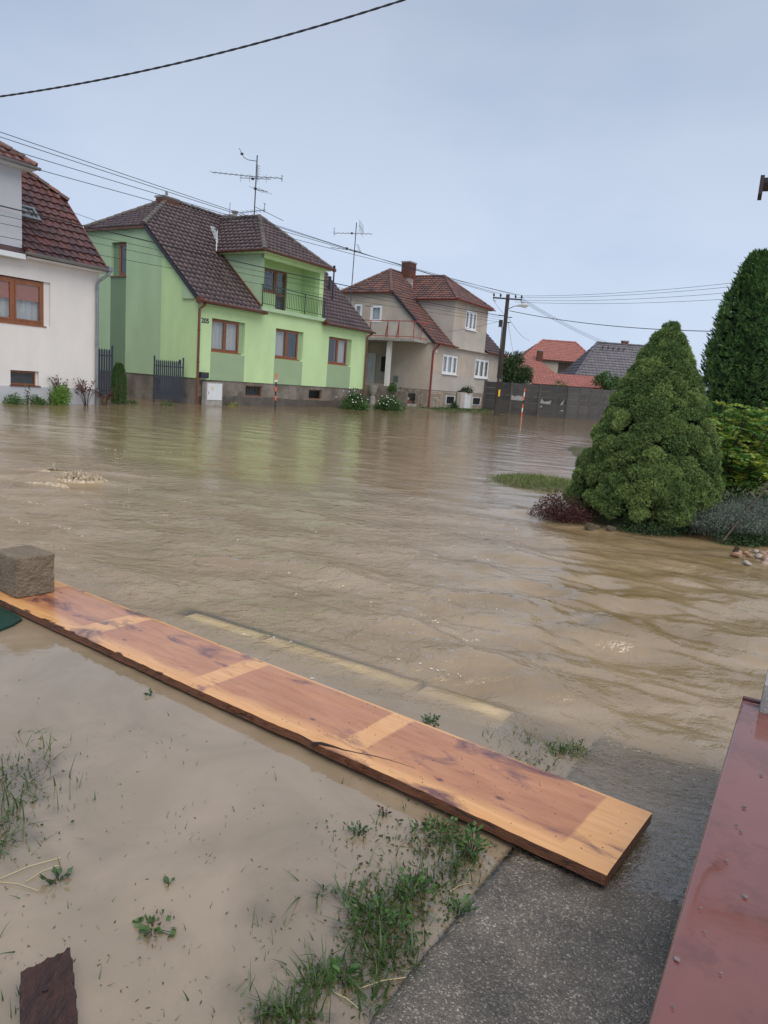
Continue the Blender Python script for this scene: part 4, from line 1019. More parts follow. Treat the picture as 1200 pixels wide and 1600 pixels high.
def patch(p, q, t0, t1, z0, z1, poly):
    p = Vector((*p, 0)); q = Vector((*q, 0)); d = (q-p); nrm = Vector((d.y, -d.x, 0)).normalized()
    mb = MB(); mb.prism([p+d*(t0+(t1-t0)*x)+nrm*.042+Vector((0, 0, z0+(z1-z0)*z)) for x, z in poly], nrm*.006); mb.build('paint_patch', patch_m, fen)
patch(pts[1], pts[2], .02, .45, 1.05, 1.45, [(0, .05), (.98, 0), (1, .8), (.6, .95), (.3, .75), (0, 1)])
patch(pts[2], pts[3], .05, .45, .95, 1.35, [(0, .1), (.9, 0), (1, .75), (.7, .55), (.35, .4), (.1, 1)])
patch(pts[2], pts[3], .75, .92, .9, 1.4, [(0, .1), (.6, .2), (.8, 1), (.35, .5)])
patch(pts[2], pts[3], .03, .15, .65, .8, [(0, .1), (1, .2), (.7, 1)]); patch(pts[2], pts[3], .75, .9, .5, .65, [(0, .1), (1, .0), (.9, .8)])

# ================================================================== pole, lamp and wires
pp = np.array([7.18, 51.06]); po = empty('utility_pole', (pp[0], pp[1], 0), 0, 'weathered utility pole with crossarm and street lamp beside the beige house', 'utility pole')
mb = MB(); mb.v = [(-.16, -.16, -.6), (.16, -.16, -.6), (.16, .16, -.6), (-.16, .16, -.6), (-.11, -.11, 8.05), (.11, -.11, 8.05), (.11, .11, 8.05), (-.11, .11, 8.05)]
mb.f = [(0, 3, 2, 1), (4, 5, 6, 7), (0, 1, 5, 4), (1, 2, 6, 5), (2, 3, 7, 6), (3, 0, 4, 7)]
mb.build('shaft', pole_mat, po, bevel=.02)
arm = MB().box(-1.0, .95, -.16, -.10, 7.70, 7.80).build('crossarm', iron_dark, po, bevel=.01)
ins = MB().tube([(0, 0, 0), (0, 0, .12), (0, 0, .14), (0, 0, .24), (0, 0, .26), (0, 0, .34)], [.02, .02, .06, .07, .05, .03], 8).mesh('insulator', porcelain)
INS = [-.95, -.5, .5, .9]
for xx in INS:
    o = D.objects.new('insulator', ins); link(o, arm); o.location = (xx, -.13, 7.72)
hook = MB().tube([(0, 0, 0), (.0, 0, -.14), (.1, 0, -.2), (.18, 0, -.12)], .022, 6).mesh('hook', iron_dark)
for xx in (-.95, .9):
    o = D.objects.new('hook', hook); link(o, arm); o.location = (xx, -.13, 7.72)
la = MB().tube([(.1, 0, 7.10), (.45, -.05, 7.30), (.75, -.1, 7.36)], .03, 8).build('lamp_arm', zinc, po)
lh = MB().tube([(.62, -.08, 7.33), (.8, -.1, 7.38), (1.05, -.13, 7.42), (1.3, -.16, 7.42), (1.42, -.18, 7.40)], [.04, .09, .13, .12, .04], 10).build('lamp_head', M('lamp_grey', (.50, .52, .53), .4, .08), la)
MB().tube([(1.02, -.13, 7.33), (1.28, -.16, 7.33)], [.09, .09], 8).build('lamp_glass', white_metal, la)
MB().box(-.02, .10, -.19, -.162, 1.3, 1.75).build('yellow_sign', yellow_sign, po)
MB().tube([(0, 0, 2.30), (0, 0, 2.46)], [.185, .185], 4).build('collar', concrete_grey, po)
MB().box(-.42, -.18, -.1, .1, 5.9, 6.35).build('junction_box', iron_dark, po)
MB().box(.14, .34, -.06, .02, 6.20, 6.26).box(-.5, -.13, -.03, .03, 6.62, 6.68).box(.12, .42, -.03, .03, 6.55, 6.6).build('bracket', iron_dark, po)
MB().tube([(-.19, -.1, 5.9), (-.2, -.12, 4.0), (-.20, -.16, 2.5)], .03, 6).build('cable_conduit', iron_dark, po)

def ext(a, b, f=.35):
    a = np.array(a, float); b = np.array(b, float); return b+(b-a)*f
def wire(a, b, sag, r, label, group=None, twist=False):
    a = Vector(a); b = Vector(b); n = 56; path = []
    for i in range(n+1):
        t = i/n; p = a.lerp(b, t); p.z -= sag*4*t*(1-t); path.append(p)
    o = MB().tube(path, r, 6 if r > .008 else 4).build('overhead_wire', wire_black, None)
    tag(o, label, 'wire', group); return o
px_, py_ = pp
for k, xx in enumerate(INS):                                          # along the street to the next pole, left of the frame
    e = PY((-25, -25, -25, -25)[k], (187, 195, 211, 231)[k], 24.0); e = e+(e-np.array([px_+xx, py_-.13, 8.02]))*.35
    wire((px_+xx, py_-.13, 8.02), e, .25, .011, ('topmost', 'second', 'third', 'lowest')[k]+' of the four thin wires running from the pole crossarm over the green roof', 'upper street wires')
wire((px_-.3, py_-.1, 6.62), ext((px_-.3, py_-.1, 6.62), PY(-25, 301, 24)), .35, .021, 'thick black aerial cable crossing the lower front of both houses', None)
for (y1, zz) in ((318, 6.5), (331, 6.35), (352, 6.2)):
    wire((px_-.2, py_-.1, zz), ext((px_-.2, py_-.1, zz), PY(-25, y1, 24)), .3, .008, {318: 'uppermost', 331: 'middle', 352: 'lowest'}[y1]+' of three thin wires crossing the front walls below the thick cable', 'lower street wires')
wire(st(-.02, 4.9, 7.75), ext(st(-.02, 4.9, 7.75), PY(-25, 274, 24)), .1, .009, 'thin service wire to the upper green gable')
wire((px_-.3, py_, 6.3), st(24.2, -.05, 5.6), .05, .009, 'short slack wire from the pole to the beige wall')
wire((px_-.95, py_-.1, 7.6), (px_-.1, py_-.1, 6.7), .05, .009, 'short jumper wire hanging below the left crossarm end')
# to the right of the pole
for k, (q, y2) in enumerate(((.9, 441), (.5, 448), (.9, 458), (.5, 470))):
    wire((px_+q, py_-.13, 8.0-.14*k), PY(1235, y2-10, 38), .25, .010, ('topmost', 'second', 'third', 'lowest')[k]+' of four thin wires from the crossarm rightwards behind the thuja', 'wires right of the pole')
wire((px_+.2, py_, 7.0), PY(1240, 517, 36), .45, .022, 'thick black cable from the lamp bracket over the far roofs')
wire((px_+.2, py_, 6.5), (14.5, 83, 7.4), .25, .012, 'service wire from the pole down towards the orange roof')
wire((px_+.2, py_, 6.2), (13.2, 82.5, 5.0), .25, .010, 'lower service wire from the pole to the orange wing')
for k in range(3): wire((px_+.9, py_, 7.9-.1*k), (24.6+.3*k, 84, 7.6-.25*k), .3, .011, ('upper', 'middle', 'lower')[k]+' of three close thin wires sloping from the crossarm to the grey roof', 'wires to the grey roof')
cable_m = wire_black
a = PY(-60, 158, 7.2); b = PY(700, -22, 5.9); a, b = a+(a-b)*.9, b+(b-a)*1.3; n = 190; path = []
for i in range(n+1):
    t = i/n; p = Vector(a).lerp(Vector(b), t); p.z -= .10*4*(t-.28)*(.59-t)/.096; path.append(p)
mb = MB()
for ph in (0, math.pi):
    q = []
    for i, p in enumerate(path):
        for sub in range(4):
            tt = i+sub/4
            if tt > n: break
            pa = path[i].lerp(path[min(i+1, n)], sub/4); an = tt*2.4+ph
            q.append(pa+Vector((.0, math.cos(an), math.sin(an)))*.0028)
    mb.tube(q, .0062, 5)
o = mb.build('overhead_cable', wire_black, None); tag(o, 'thick twisted black cable sagging across the top of the sky', 'cable')

# ================================================================== aerials
def aerial(name, loc, label, Yref, mast_px, booms, curved=None):
    """mast and booms are measured in the vertical plane through the mast that faces the street corner"""
    e = empty(name, loc, 0, label, 'antenna'); lo = Vector(loc)
    q = [Vector(PY(*p, Yref))-lo for p in mast_px]; MB().tube(q, .032, 8).build('mast', aerial_metal, e)
    for (p0, p1, nel, ell, vert) in booms:
        a = Vector(PY(*p0, Yref))-lo; b = Vector(PY(*p1, Yref))-lo; a.y -= .06; b.y -= .06
        bo = MB().tube([a, b], .016, 6).build('boom', aerial_metal, e)
        em = MB().tube([Vector((0, 0, -ell/2)) if vert else Vector((0, -ell/2, 0)), Vector((0, 0, ell/2)) if vert else Vector((0, ell/2, 0))], .0085, 4).mesh('element', aerial_metal)
        for k in range(nel):
            o = D.objects.new('element', em); link(o, bo); o.location = a.lerp(b, (k+.15)/(nel-.3+.01)) 
            if not vert: o.rotation_euler = (0, 0, rad(-25))
    if curved:
        q = [Vector(PY(*p, Yref))-lo for p in curved]; MB().tube(q, .018, 6).build('bracket_arm', aerial_metal, e)
    return e
gz_ = lambda x, y: (300+x*.275, 220+y*.275)
m0 = st(6.65, 3.3, 9.72)
e = aerial('tv_antenna', m0, 'tall rooftop antenna with long booms on the green house', m0.y, [gz_(352, 446), gz_(371, 82)],
    [(gz_(113, 180), gz_(345, 205), 8, .5, False), (gz_(345, 205), gz_(515, 215), 5, .6, False), (gz_(272, 212), gz_(450, 220), 4, .4, True), (gz_(275, 410), gz_(415, 395), 6, .7, False), (gz_(415, 355), gz_(410, 410), 2, .3, False), (gz_(362, 378), gz_(520, 455), 4, .5, False), (gz_(362, 278), gz_(430, 290), 3, 1.3, False), (gz_(376, 140), gz_(374, 225), 6, .45, False), (gz_(513, 198), gz_(511, 234), 2, .2, False)],
    curved=[gz_(371, 116), gz_(318, 108), gz_(295, 95), gz_(284, 72), gz_(268, 42)])
for zz in (gz_(345, 216), gz_(360, 272), gz_(284, 74)):
    p = Vector(PY(*zz, m0.y))-m0; MB().tube([p+Vector((-.07, 0, 0)), p+Vector((.07, 0, 0))], .06, 6).build('clamp_box', iron_dark, e)
m1 = st(21.63, 5.3, 7.2)
e = aerial('tv_antenna', m1, 'slim roof antenna on a mast at the near gable of the beige house', m1.y, [gz_(900, 930), gz_(935, 465)],
    [(gz_(807, 525), gz_(1025, 530), 8, .7, False), (gz_(809, 495), gz_(808, 540), 3, .3, False), (gz_(790, 607), gz_(960, 630), 7, .6, False), (gz_(950, 480), gz_(975, 520), 5, .8, True), (gz_(940, 590), gz_(960, 640), 4, .6, False)])
for zz in (gz_(908, 525), gz_(880, 610), gz_(925, 628)):
    p = Vector(PY(*zz, m1.y))-m1; MB().tube([p+Vector((-.08, 0, 0)), p+Vector((.08, 0, 0))], .07, 6).build('clamp_box', iron_dark, e)
MB().tube([(-.3, 0, -.2), (.3, .02, -.2)], .025, 6).build('wall_bracket', iron_dark, e)

# ================================================================== street-side things
def gate(loc, rz, w, h, n, label):
    g = empty('metal_gate', loc, rz, label, 'gate')
    MB().box(0, .07, -.035, .035, -.4, h+.14).build('post', gate_navy, g); MB().box(w-.07, w, -.035, .035, -.4, h+.14).build('post', gate_navy, g)
    MB().box(.07, w-.07, -.02, .02, h-.32, h-.27).box(.07, w-.07, -.02, .02, .38, .43).build('rail', gate_navy, g)
    wd = (w-.2)/n
    sl = MB(); sl.box(0, wd*.78, -.032, -.020, .12, h-.08).prism([(0, -.032, h-.08), (wd*.78, -.032, h-.08), (wd*.39, -.032, h)], (0, .012, 0)); me = sl.mesh('slat', gate_navy)
    for k in range(n):
        o = D.objects.new('slat', me); link(o, g); o.location = (.1+wd*k, 0, 0)
    return g
g0 = st(-.95, .95); g1 = st(.0, .0)
gate(st(-1.15, 1.5, 0), rad(58.7-48), 1.32, 1.9, 13, 'dark navy slatted gate at the plinth corner of the green house')
gate(st(-4.5, 1.7, 0), rad(58.7-20), 1.1, 2.15, 9, 'dark slatted gate half hidden behind the white house downpipe')

ut = empty('utility_cabinet', st(.32, -.32, 0), SA, 'white utility cabinet beside the brown downpipe under the mailbox', 'cabinet')
MB().box(0, 1.05, 0, .28, -.3, 1.05).build('body', concrete_grey, ut, bevel=.01)
dr = MB().box(.06, .99, -.02, -.001, .24, .99).build('door', white_metal, ut, bevel=.006)
MB().tube([(.36, -.022, .78), (.36, -.026, .78)], .09, 12).build('round_label', M('label_cream', (.60, .52, .40), .5, .05), dr)
MB().box(.12, .15, -.035, -.02, .5, .62).build('handle', zinc, dr)
ut2 = empty('utility_cabinet', st(26.35, -.42, 0), SA, 'white meter cabinet in a rendered pillar with a planter on top', 'cabinet')
MB().box(0, 2.0, 0, .36, -.3, 1.36).build('body', plaster_beigegrey, ut2, bevel=.02)
MB().box(.62, 1.66, -.02, -.001, .16, 1.24).build('door', white_metal, ut2, bevel=.006)

def snow_pole(loc, h, bands, label, tilt=(0, 0), rad_=.045):
    e = empty('snow_pole', loc, 0, label, 'marker pole'); e.rotation_euler = (tilt[0], tilt[1], 0); z = -.5; hz = [-.5]
    n = len(bands)
    for k, m in enumerate(bands):
        z0 = -.0+(h)*k/n if k else -.5; z1 = h*(k+1)/n
        MB().tube([(0, 0, z0), (0, 0, z1)], rad_, 10).build('band', m, e)
    return e
e = snow_pole(st(2.57, -2.53), 1.68, [snow_black, snow_black, snow_orange, snow_black, snow_orange, snow_black, snow_orange, snow_orange], 'slim orange and black marker pole in the water before the green house', (0, rad(-1)), .033)
MB().box(-.06, .07, -.07, .07, 1.28, 1.36).build('reflector', snow_white, e)
snow_pole((8.0+1.65, 55.2, 0), 2.0, [snow_orange, snow_white, snow_orange, snow_black, snow_orange, snow_white, snow_orange][::-1], 'red and white striped marker pole before the concrete fence', (0, rad(1)))
snow_pole((15.4, 50.0, 0), 2.0, [snow_orange]*3, 'orange marker pole half hidden by the edge of the conifer', (0, rad(2)))

be = empty('garden_bench', st(22.35, -.9+.9, .12), SA, 'dark garden bench leaning below the porch by the red downpipe', 'bench')
be.location = st(21.35, 1.0, .12); be.rotation_euler = (0, 0, SA+rad(-90))
for k in range(3): MB().box(-1.2, .05, .02+.13*k, .13+.13*k, .42, .45).build('seat_slat', interior_dark, be)
for k in range(4): MB().box(-1.2, .05, .45, .48, .50+.11*k, .59+.11*k).build('back_slat', interior_dark, be)
for xx in (-1.15, -.05):
    for yy in (.03, .42): MB().box(xx, xx+.05, yy, yy+.05, -.2, .42 if yy < .1 else .95).build('leg', iron_dark, be)

# ================================================================== foreground: panel, block, board, wall coping
def rot2(v, a): return np.array([v[0]*math.cos(a)-v[1]*math.sin(a), v[0]*math.sin(a)+v[1]*math.cos(a)])
PT, PB = .068, .026
e0 = P(948, 1367, PT)[:2]; e1 = P(1016, 1272, PT)[:2]; l1 = P(200, 1024, PT)[:2]
pdir = (l1-e0)/np.linalg.norm(l1-e0); pn = np.array([pdir[1], -pdir[0]])
if pn @ (e1-e0) < 0: pn = -pn
PW = .475; PLEN = 5.0
pank = math.atan2(pdir[1], pdir[0])
wood_m = D.materials.new('panel_wood'); wood_m.use_nodes = True; t = wood_m.node_tree; b = t.nodes['Principled BSDF']
tc = N(t, 'ShaderNodeTexCoord'); ob = tc.outputs['Object']; sp = N(t, 'ShaderNodeSeparateXYZ'); L(t, ob, sp.inputs[0])
def mth(op, a, bb=None, cc=None, clamp=False):
    n_ = N(t, 'ShaderNodeMath', operation=op); n_.use_clamp = clamp
    for i, q in enumerate((a, bb, cc)):
        if q is None: continue
        if isinstance(q, (int, float)): n_.inputs[i].default_value = q
        else: L(t, q, n_.inputs[i])
    return n_.outputs[0]
def nse(sc3, s, d=5, r=.6, dist=0): 
    m_ = N(t, 'ShaderNodeMapping'); m_.inputs['Scale'].default_value = sc3; L(t, ob, m_.inputs[0])
    n_ = N(t, 'ShaderNodeTexNoise'); n_.inputs['Scale'].default_value = s; n_.inputs['Detail'].default_value = d; n_.inputs['Roughness'].default_value = r; n_.inputs['Distortion'].default_value = dist; L(t, m_.outputs[0], n_.inputs['Vector']); return n_.outputs[0]
grain = nse((1.2, 16, 16), 3.0, 8, .65, .8)
cr = N(t, 'ShaderNodeValToRGB'); cr.color_ramp.elements[0].position = .3; cr.color_ramp.elements[1].position = .72
cr.color_ramp.elements[0].color = (.60, .285, .10, 1); cr.color_ramp.elements[1].color = (.74, .41, .175, 1); L(t, grain, cr.inputs[0])
# weathered, reddened fields between the pale places where battens covered the board
XB = [(-.1, .17), (1.06, 1.17), (1.98, 2.11), (2.97, 3.12), (3.9, 4.05), (4.8, 4.95)]
wob = mth('MULTIPLY', mth('SUBTRACT', nse((1, 1, 1), 7, 5), .5), .035)
xw = mth('ADD', sp.outputs[0], wob); mask = None
for (xa, xb) in XB:
    up = N(t, 'ShaderNodeMapRange', interpolation_type='SMOOTHSTEP'); up.inputs[1].default_value = xa-.009; up.inputs[2].default_value = xa+.009; L(t, xw, up.inputs[0])
    dn = N(t, 'ShaderNodeMapRange', interpolation_type='SMOOTHSTEP'); dn.inputs[1].default_value = xb-.004; dn.inputs[2].default_value = xb+.010; L(t, xw, dn.inputs[0])
    s_ = mth('SUBTRACT', up.outputs[0], dn.outputs[0]); mask = s_ if mask is None else mth('ADD', mask, s_, clamp=True)
ed = N(t, 'ShaderNodeMapRange', interpolation_type='SMOOTHSTEP'); ed.inputs[1].default_value = .035; ed.inputs[2].default_value = .13
L(t, mth('ADD', sp.outputs[1], mth('MULTIPLY', mth('SUBTRACT', nse((.8, 3, 1), 2.2, 4), .5), .16)), ed.inputs[0])
ed2 = N(t, 'ShaderNodeMapRange', interpolation_type='SMOOTHSTEP'); ed2.inputs[1].default_value = PW-.012; ed2.inputs[2].default_value = PW-.022; L(t, sp.outputs[1], ed2.inputs[0])
weath = mth('MULTIPLY', mth('MULTIPLY', mth('SUBTRACT', 1.0, mask), ed.outputs[0]), ed2.outputs[0])
weath = mth('MULTIPLY', weath, mth('ADD', .62, mth('MULTIPLY', nse((.7, 1.6, 1), 2.6, 5), .6), clamp=True))
mxw = N(t, 'ShaderNodeMix', data_type='RGBA'); L(t, weath, mxw.inputs[0]); L(t, cr.outputs[0], mxw.inputs[6])
wr = N(t, 'ShaderNodeValToRGB'); wr.color_ramp.elements[0].color = (.33, .125, .052, 1); wr.color_ramp.elements[1].color = (.50, .215, .105, 1); wr.color_ramp.elements[0].position = .3; wr.color_ramp.elements[1].position = .7
L(t, nse((1.5, 9, 9), 2.6, 7, .65, .5), wr.inputs[0]); L(t, wr.outputs[0], mxw.inputs[7])
# purple-black stains and knots
st_n = nse((.9, 2.2, 1), 3.1, 6, .6, .6); stv = N(t, 'ShaderNodeMapRange'); stv.inputs[1].default_value = .54; stv.inputs[2].default_value = .66; L(t, st_n, stv.inputs[0])
mxs = N(t, 'ShaderNodeMix', data_type='RGBA'); L(t, mth('MULTIPLY', stv.outputs[0], .9), mxs.inputs[0]); L(t, mxw.outputs[2], mxs.inputs[6]); mxs.inputs[7].default_value = (.11, .038, .045, 1)
vo = N(t, 'ShaderNodeTexVoronoi'); vo.inputs['Scale'].default_value = 5.5; mpk = N(t, 'ShaderNodeMapping'); mpk.inputs['Scale'].default_value = (.75, 1.3, 0); L(t, ob, mpk.inputs[0]); L(t, mpk.outputs[0], vo.inputs['Vector'])
kn = N(t, 'ShaderNodeMapRange'); kn.inputs[1].default_value = .10; kn.inputs[2].default_value = .045; L(t, mth('ADD', vo.outputs['Distance'], mth('MULTIPLY', mth('SUBTRACT', nse((1, 1, 1), 40, 3), .5), .06)), kn.inputs[0])
spc = N(t, 'ShaderNodeSeparateColor'); L(t, vo.outputs['Color'], spc.inputs[0])
kgate = mth('GREATER_THAN', spc.outputs[0], .35)
mxk = N(t, 'ShaderNodeMix', data_type='RGBA'); L(t, mth('MULTIPLY', mth('MULTIPLY', kn.outputs[0], kgate), .8), mxk.inputs[0]); L(t, mxs.outputs[2], mxk.inputs[6]); mxk.inputs[7].default_value = (.075, .022, .018, 1)
# sides darker and wet
L(t, mxk.outputs[2], b.inputs['Base Color'])
rr_ = N(t, 'ShaderNodeMapRange'); rr_.inputs[1].default_value = .35; rr_.inputs[2].default_value = .65; rr_.inputs[3].default_value = .14; rr_.inputs[4].default_value = .42; L(t, nse((1, 2, 1), 3.5, 5), rr_.inputs[0])
wet = N(t, 'ShaderNodeMapRange', interpolation_type='SMOOTHSTEP'); wet.inputs[1].default_value = 1.2; wet.inputs[2].default_value = 2.8; L(t, sp.outputs[0], wet.inputs[0])
mr_ = N(t, 'ShaderNodeMix', data_type='FLOAT'); L(t, wet.outputs[0], mr_.inputs[0]); L(t, rr_.outputs[0], mr_.inputs[2]); mr_.inputs[3].default_value = .05
L(t, mr_.outputs[0], b.inputs['Roughness']); b.inputs['Specular IOR Level'].default_value = .85
bp = N(t, 'ShaderNodeBump'); bp.inputs['Strength'].default_value = .35; bp.inputs['Distance'].default_value = .004; L(t, grain, bp.inputs['Height']); L(t, bp.outputs[0], b.inputs['Normal'])
wood_side = M('panel_side', (.17, .060, .022), .35, .45, 5, .6, 30, sc=(1, 10, 10), col3=(.04, .018, .012), c3s=5, c3w=(.5, .62))
# geometry: long board with splintered near edge
nx, ny = 250, 14
mb_v = []; xs = np.linspace(0, PLEN, nx); ys = np.linspace(0, 1, ny)
rag = .0022*np.clip(vnoise(xs, xs*0, 9, 3), -1, .4)+.0022*vnoise(xs, xs*0+3, 43, 8)
rag -= .010*np.exp(-((xs-1.36)/.10)**2)
sag = -.010*sm(.6, 2.5, xs) - .006*sm(2.5, 4.5, xs)
top = np.zeros((nx, ny, 3)); bot = np.zeros((nx, ny, 3))
for j in range(ny):
    yy = ys[j]*PW
    k = (1-ys[j])**3
    top[:, j, 0] = xs; top[:, j, 1] = yy - rag*k*1.0; top[:, j, 2] = PT+sag - .004*(ys[j] == 0) - .003*(ys[j] == 1)
    bot[:, j] = top[:, j]; bot[:, j, 2] = PB+sag
dip = .006*np.exp(-((xs-1.20)/.05)**2)
top[:, 0, 2] -= dip; top[:, 1, 2] -= dip*.4
i1 = np.arange(nx*ny).reshape(nx, ny)
Ft = np.stack([i1[:-1, :-1].ravel(), i1[1:, :-1].ravel(), i1[1:, 1:].ravel(), i1[:-1, 1:].ravel()], 1)
plank = np_mesh('shuttering_board', top.reshape(-1, 3), Ft, wood_m, None, smooth=False)
tag(plank, 'long orange-brown wooden board laid across the flooded lawn', 'board')
plank.location = (e0[0], e0[1], 0); plank.rotation_euler = (0, 0, pank)
if np.cross(pdir, pn) < 0: plank.scale = (1, -1, 1)
# sides and underside
rim = np.concatenate([i1[:, 0], i1[-1, 1:], i1[-2::-1, -1], i1[0, -2:0:-1]])
Tv = top.reshape(-1, 3)[rim]; Bv = bot.reshape(-1, 3)[rim]; mid = (Tv+Bv)/2; mid[:, 1] += rng.normal(0, .002, len(mid)); n = len(rim)
V = np.vstack([Tv-[0, 0, .0005], mid, Bv]); k = np.arange(n); k2 = (k+1) % n
Fs = np.vstack([np.stack([k, k2, n+k2, n+k], 1), np.stack([n+k, n+k2, 2*n+k2, 2*n+k], 1)])
sd_ = np_mesh('panel_edge', V, Fs, wood_side, plank)
ub = np_mesh('panel_underside', bot.reshape(-1, 3), Ft[:, ::-1], wood_side, plank)
# the split that runs in from the near edge
mb = MB(); path = [(1.25, -.012), (1.225, .012), (1.18, .022), (1.12, .030), (1.06, .050), (1.0, .076), (.93, .096), (.84, .112)]
SW = [.0065, .006, .0045, .004, .0038, .003, .002, .0008]
for k in range(len(path)-1):
    (xa, ya), (xb, yb) = path[k], path[k+1]; wa, wb = SW[k], SW[k+1]
    zt = PT-.010*float(sm(.6, 2.5, np.array(xa)))
    mb.prism([(xa, ya-wa, zt-.012), (xb, yb-wb, zt-.012), (xb, yb+wb, zt-.012), (xa, ya+wa, zt-.012)], (0, 0, .0128))
mb.build('split', M('split_m', (.022, .010, .012), .6, .2), plank)
splm = MB()
for k in range(46):
    xx = random.uniform(.4, 4.6); ln = random.uniform(.02, .09); yy = -.004
    z = PT - random.uniform(.004, .03); splm.prism([(xx, yy, z), (xx+ln, yy-.004, z-.003), (xx+ln*.6, yy, z-.007)], (0, .01, 0))
o = splm.build('splinters', wood_side, plank); o['kind'] = 'stuff'
# crumbs of dirt and rain specks on the board
cr_m = M('dirt_crumb', (.055, .03, .022), .5, .3)
mb = MB()
for k in range(230):
    xx = random.choice([random.uniform(.05, 1.5), random.uniform(.05, PLEN)]); yy = random.uniform(.02, PW-.02); r = random.uniform(.0012, .0034)
    z = PT + (-.010*float(sm(.6, 2.5, np.array(xx))) - .006*float(sm(2.5, 4.5, np.array(xx))))
    i = len(mb.v); n = 6
    mb.v += [(xx+r*math.cos(2*math.pi*j/n)*random.uniform(.7, 1.3), yy+r*math.sin(2*math.pi*j/n)*random.uniform(.7, 1.3), z) for j in range(n)]+[(xx, yy, z+r*.8)]
    for j in range(n): mb.f.append((i+j, i+(j+1) % n, i+n))
o = mb.build('dirt_specks', cr_m, plank); o['kind'] = 'stuff'

# stone block on the far end of the board
def rough_block(name, sx, sy, sz, m, r=.025, amp=.006, n=26, parent=None):
    bm = bmesh.new(); bmesh.ops.create_cube(bm, size=1)
    bmesh.ops.subdivide_edges(bm, edges=bm.edges[:], cuts=n, use_grid_fill=True)
    q = np.array([v.co[:] for v in bm.verts])*[sx, sy, sz]; h = np.array([sx, sy, sz])/2
    c = np.clip(q, -(h-r), h-r); d = q-c; ln = np.linalg.norm(d, axis=1, keepdims=True); q = np.where(ln > 1e-6, c+d/np.maximum(ln, 1e-9)*np.minimum(ln, r), q)
    nz_ = vnoise(q[:, 0]*1+q[:, 2]*.7, q[:, 1]+q[:, 2]*.9, 17, 2)*amp + vnoise(q[:, 0]-q[:, 2], q[:, 1]+q[:, 2]*1.7, 52, 11)*amp*.6 + rng.normal(0, amp*.22, len(q))
    dn = q/np.linalg.norm(q, axis=1, keepdims=True); q = q + dn*nz_[:, None]
    for v, p in zip(bm.verts, q): v.co = p
    me = D.meshes.new(name); bm.to_mesh(me); bm.free(); me.materials.append(m)
    return me
blk_m = M('block_stone', (.205, .165, .12), .8, .35, 9, .8, 55, col2=(.19, .15, .11), col3=(.12, .095, .07), c3s=6, c3w=(.5, .68))
bc = P(26, 936, PT-.012)[:2]; br = P(86, 925, PT-.012)[:2]; bw = np.linalg.norm(br-bc); ban = math.atan2(*(br-bc)[::-1])
bl = D.objects.new('stone_block', rough_block('stone_block', bw, .30, .265, blk_m, .013, .0045)); link(bl)
nb_ = rot2((br-bc)/bw, math.pi/2); cc = (bc+br)/2 + nb_*.15
bl.location = (cc[0], cc[1], PT-.014+.131); bl.rotation_euler = (0, 0, ban); tag(bl, 'rough sandstone block weighing down the far end of the wooden board', 'stone block')

# dark green lid of something, under the board at the left edge
gm = M('green_plastic', (.006, .045, .035), .18, .15, 5)
gp = [P(-60, 925, .012), P(4, 952, .012), P(34, 967, .012), P(20, 976, .012), P(-10, 988, .012), P(-70, 1010, .012)]
mb = MB(); mb.prism([(p[0], p[1], .004) for p in gp], (0, 0, .014)); o = mb.build('plastic_tray', gm, None, bevel=.004); tag(o, 'dark green plastic tray poking out under the board below the stone block', 'tray')

# dark old board end in the lower left
ob_m = M('old_wood', (.075, .030, .022), .55, .45, 3, .9, 26, sc=(8, 1, 8), col3=(.022, .012, .012), c3s=3, c3w=(.45, .6))
q0 = P(32, 1520, .05); q1 = P(110, 1482, .05); wv = (q1-q0)[:2]; bwid = np.linalg.norm(wv)
dv = (P(122, 1600, .05)-q1)[:2]; dv /= np.linalg.norm(dv)
nx, ny = 16, 60; V = []; 
for layer in (0, 1):
    for j in range(ny):
        for i in range(nx):
            p = q0[:2] + wv*(i/(nx-1)) + dv*(.9*j/(ny-1)); jag = .003*math.sin(i*2.1)+.0025*math.sin(i*5.3)
            if j == 0: p = p + dv*jag
            ed_ = .003*math.sin(j*1.7)+.002*math.sin(j*4.1)
            if i == 0: p = p + wv/bwid*ed_
            if i == nx-1: p = p - wv/bwid*ed_
            z = (.052 - .09*(j/(ny-1))*.0 + .0010*math.sin(i*1.9+.3*math.sin(j*.5)) + .0006*math.sin(i*4.7)) if layer == 0 else .005
            V.append((p[0], p[1], z))
i2 = np.arange(2*nx*ny).reshape(2, ny, nx); F = []
a = i2[0]; F += np.stack([a[:-1, :-1].ravel(), a[:-1, 1:].ravel(), a[1:, 1:].ravel(), a[1:, :-1].ravel()], 1).tolist()
for s_ in ((i2[0][0], i2[1][0]), (i2[0][:, 0], i2[1][:, 0]), (i2[0][:, -1], i2[1][:, -1]), (i2[0][-1], i2[1][-1])):
    u_, l_ = s_; F += np.stack([u_[:-1], u_[1:], l_[1:], l_[:-1]], 1).tolist()
o = np_mesh('old_board', V, F, ob_m); tag(o, 'dark weathered board end sticking into the lower left corner', 'board')
MB().tube([(0, 0, 0), (0, 0, .004)], .007, 8).build('knot_hole', split_m if False else MATS['split_m'], o, loc=tuple((q0+ (q1-q0)*.45)[:2] + dv*.10)+(.0535,))

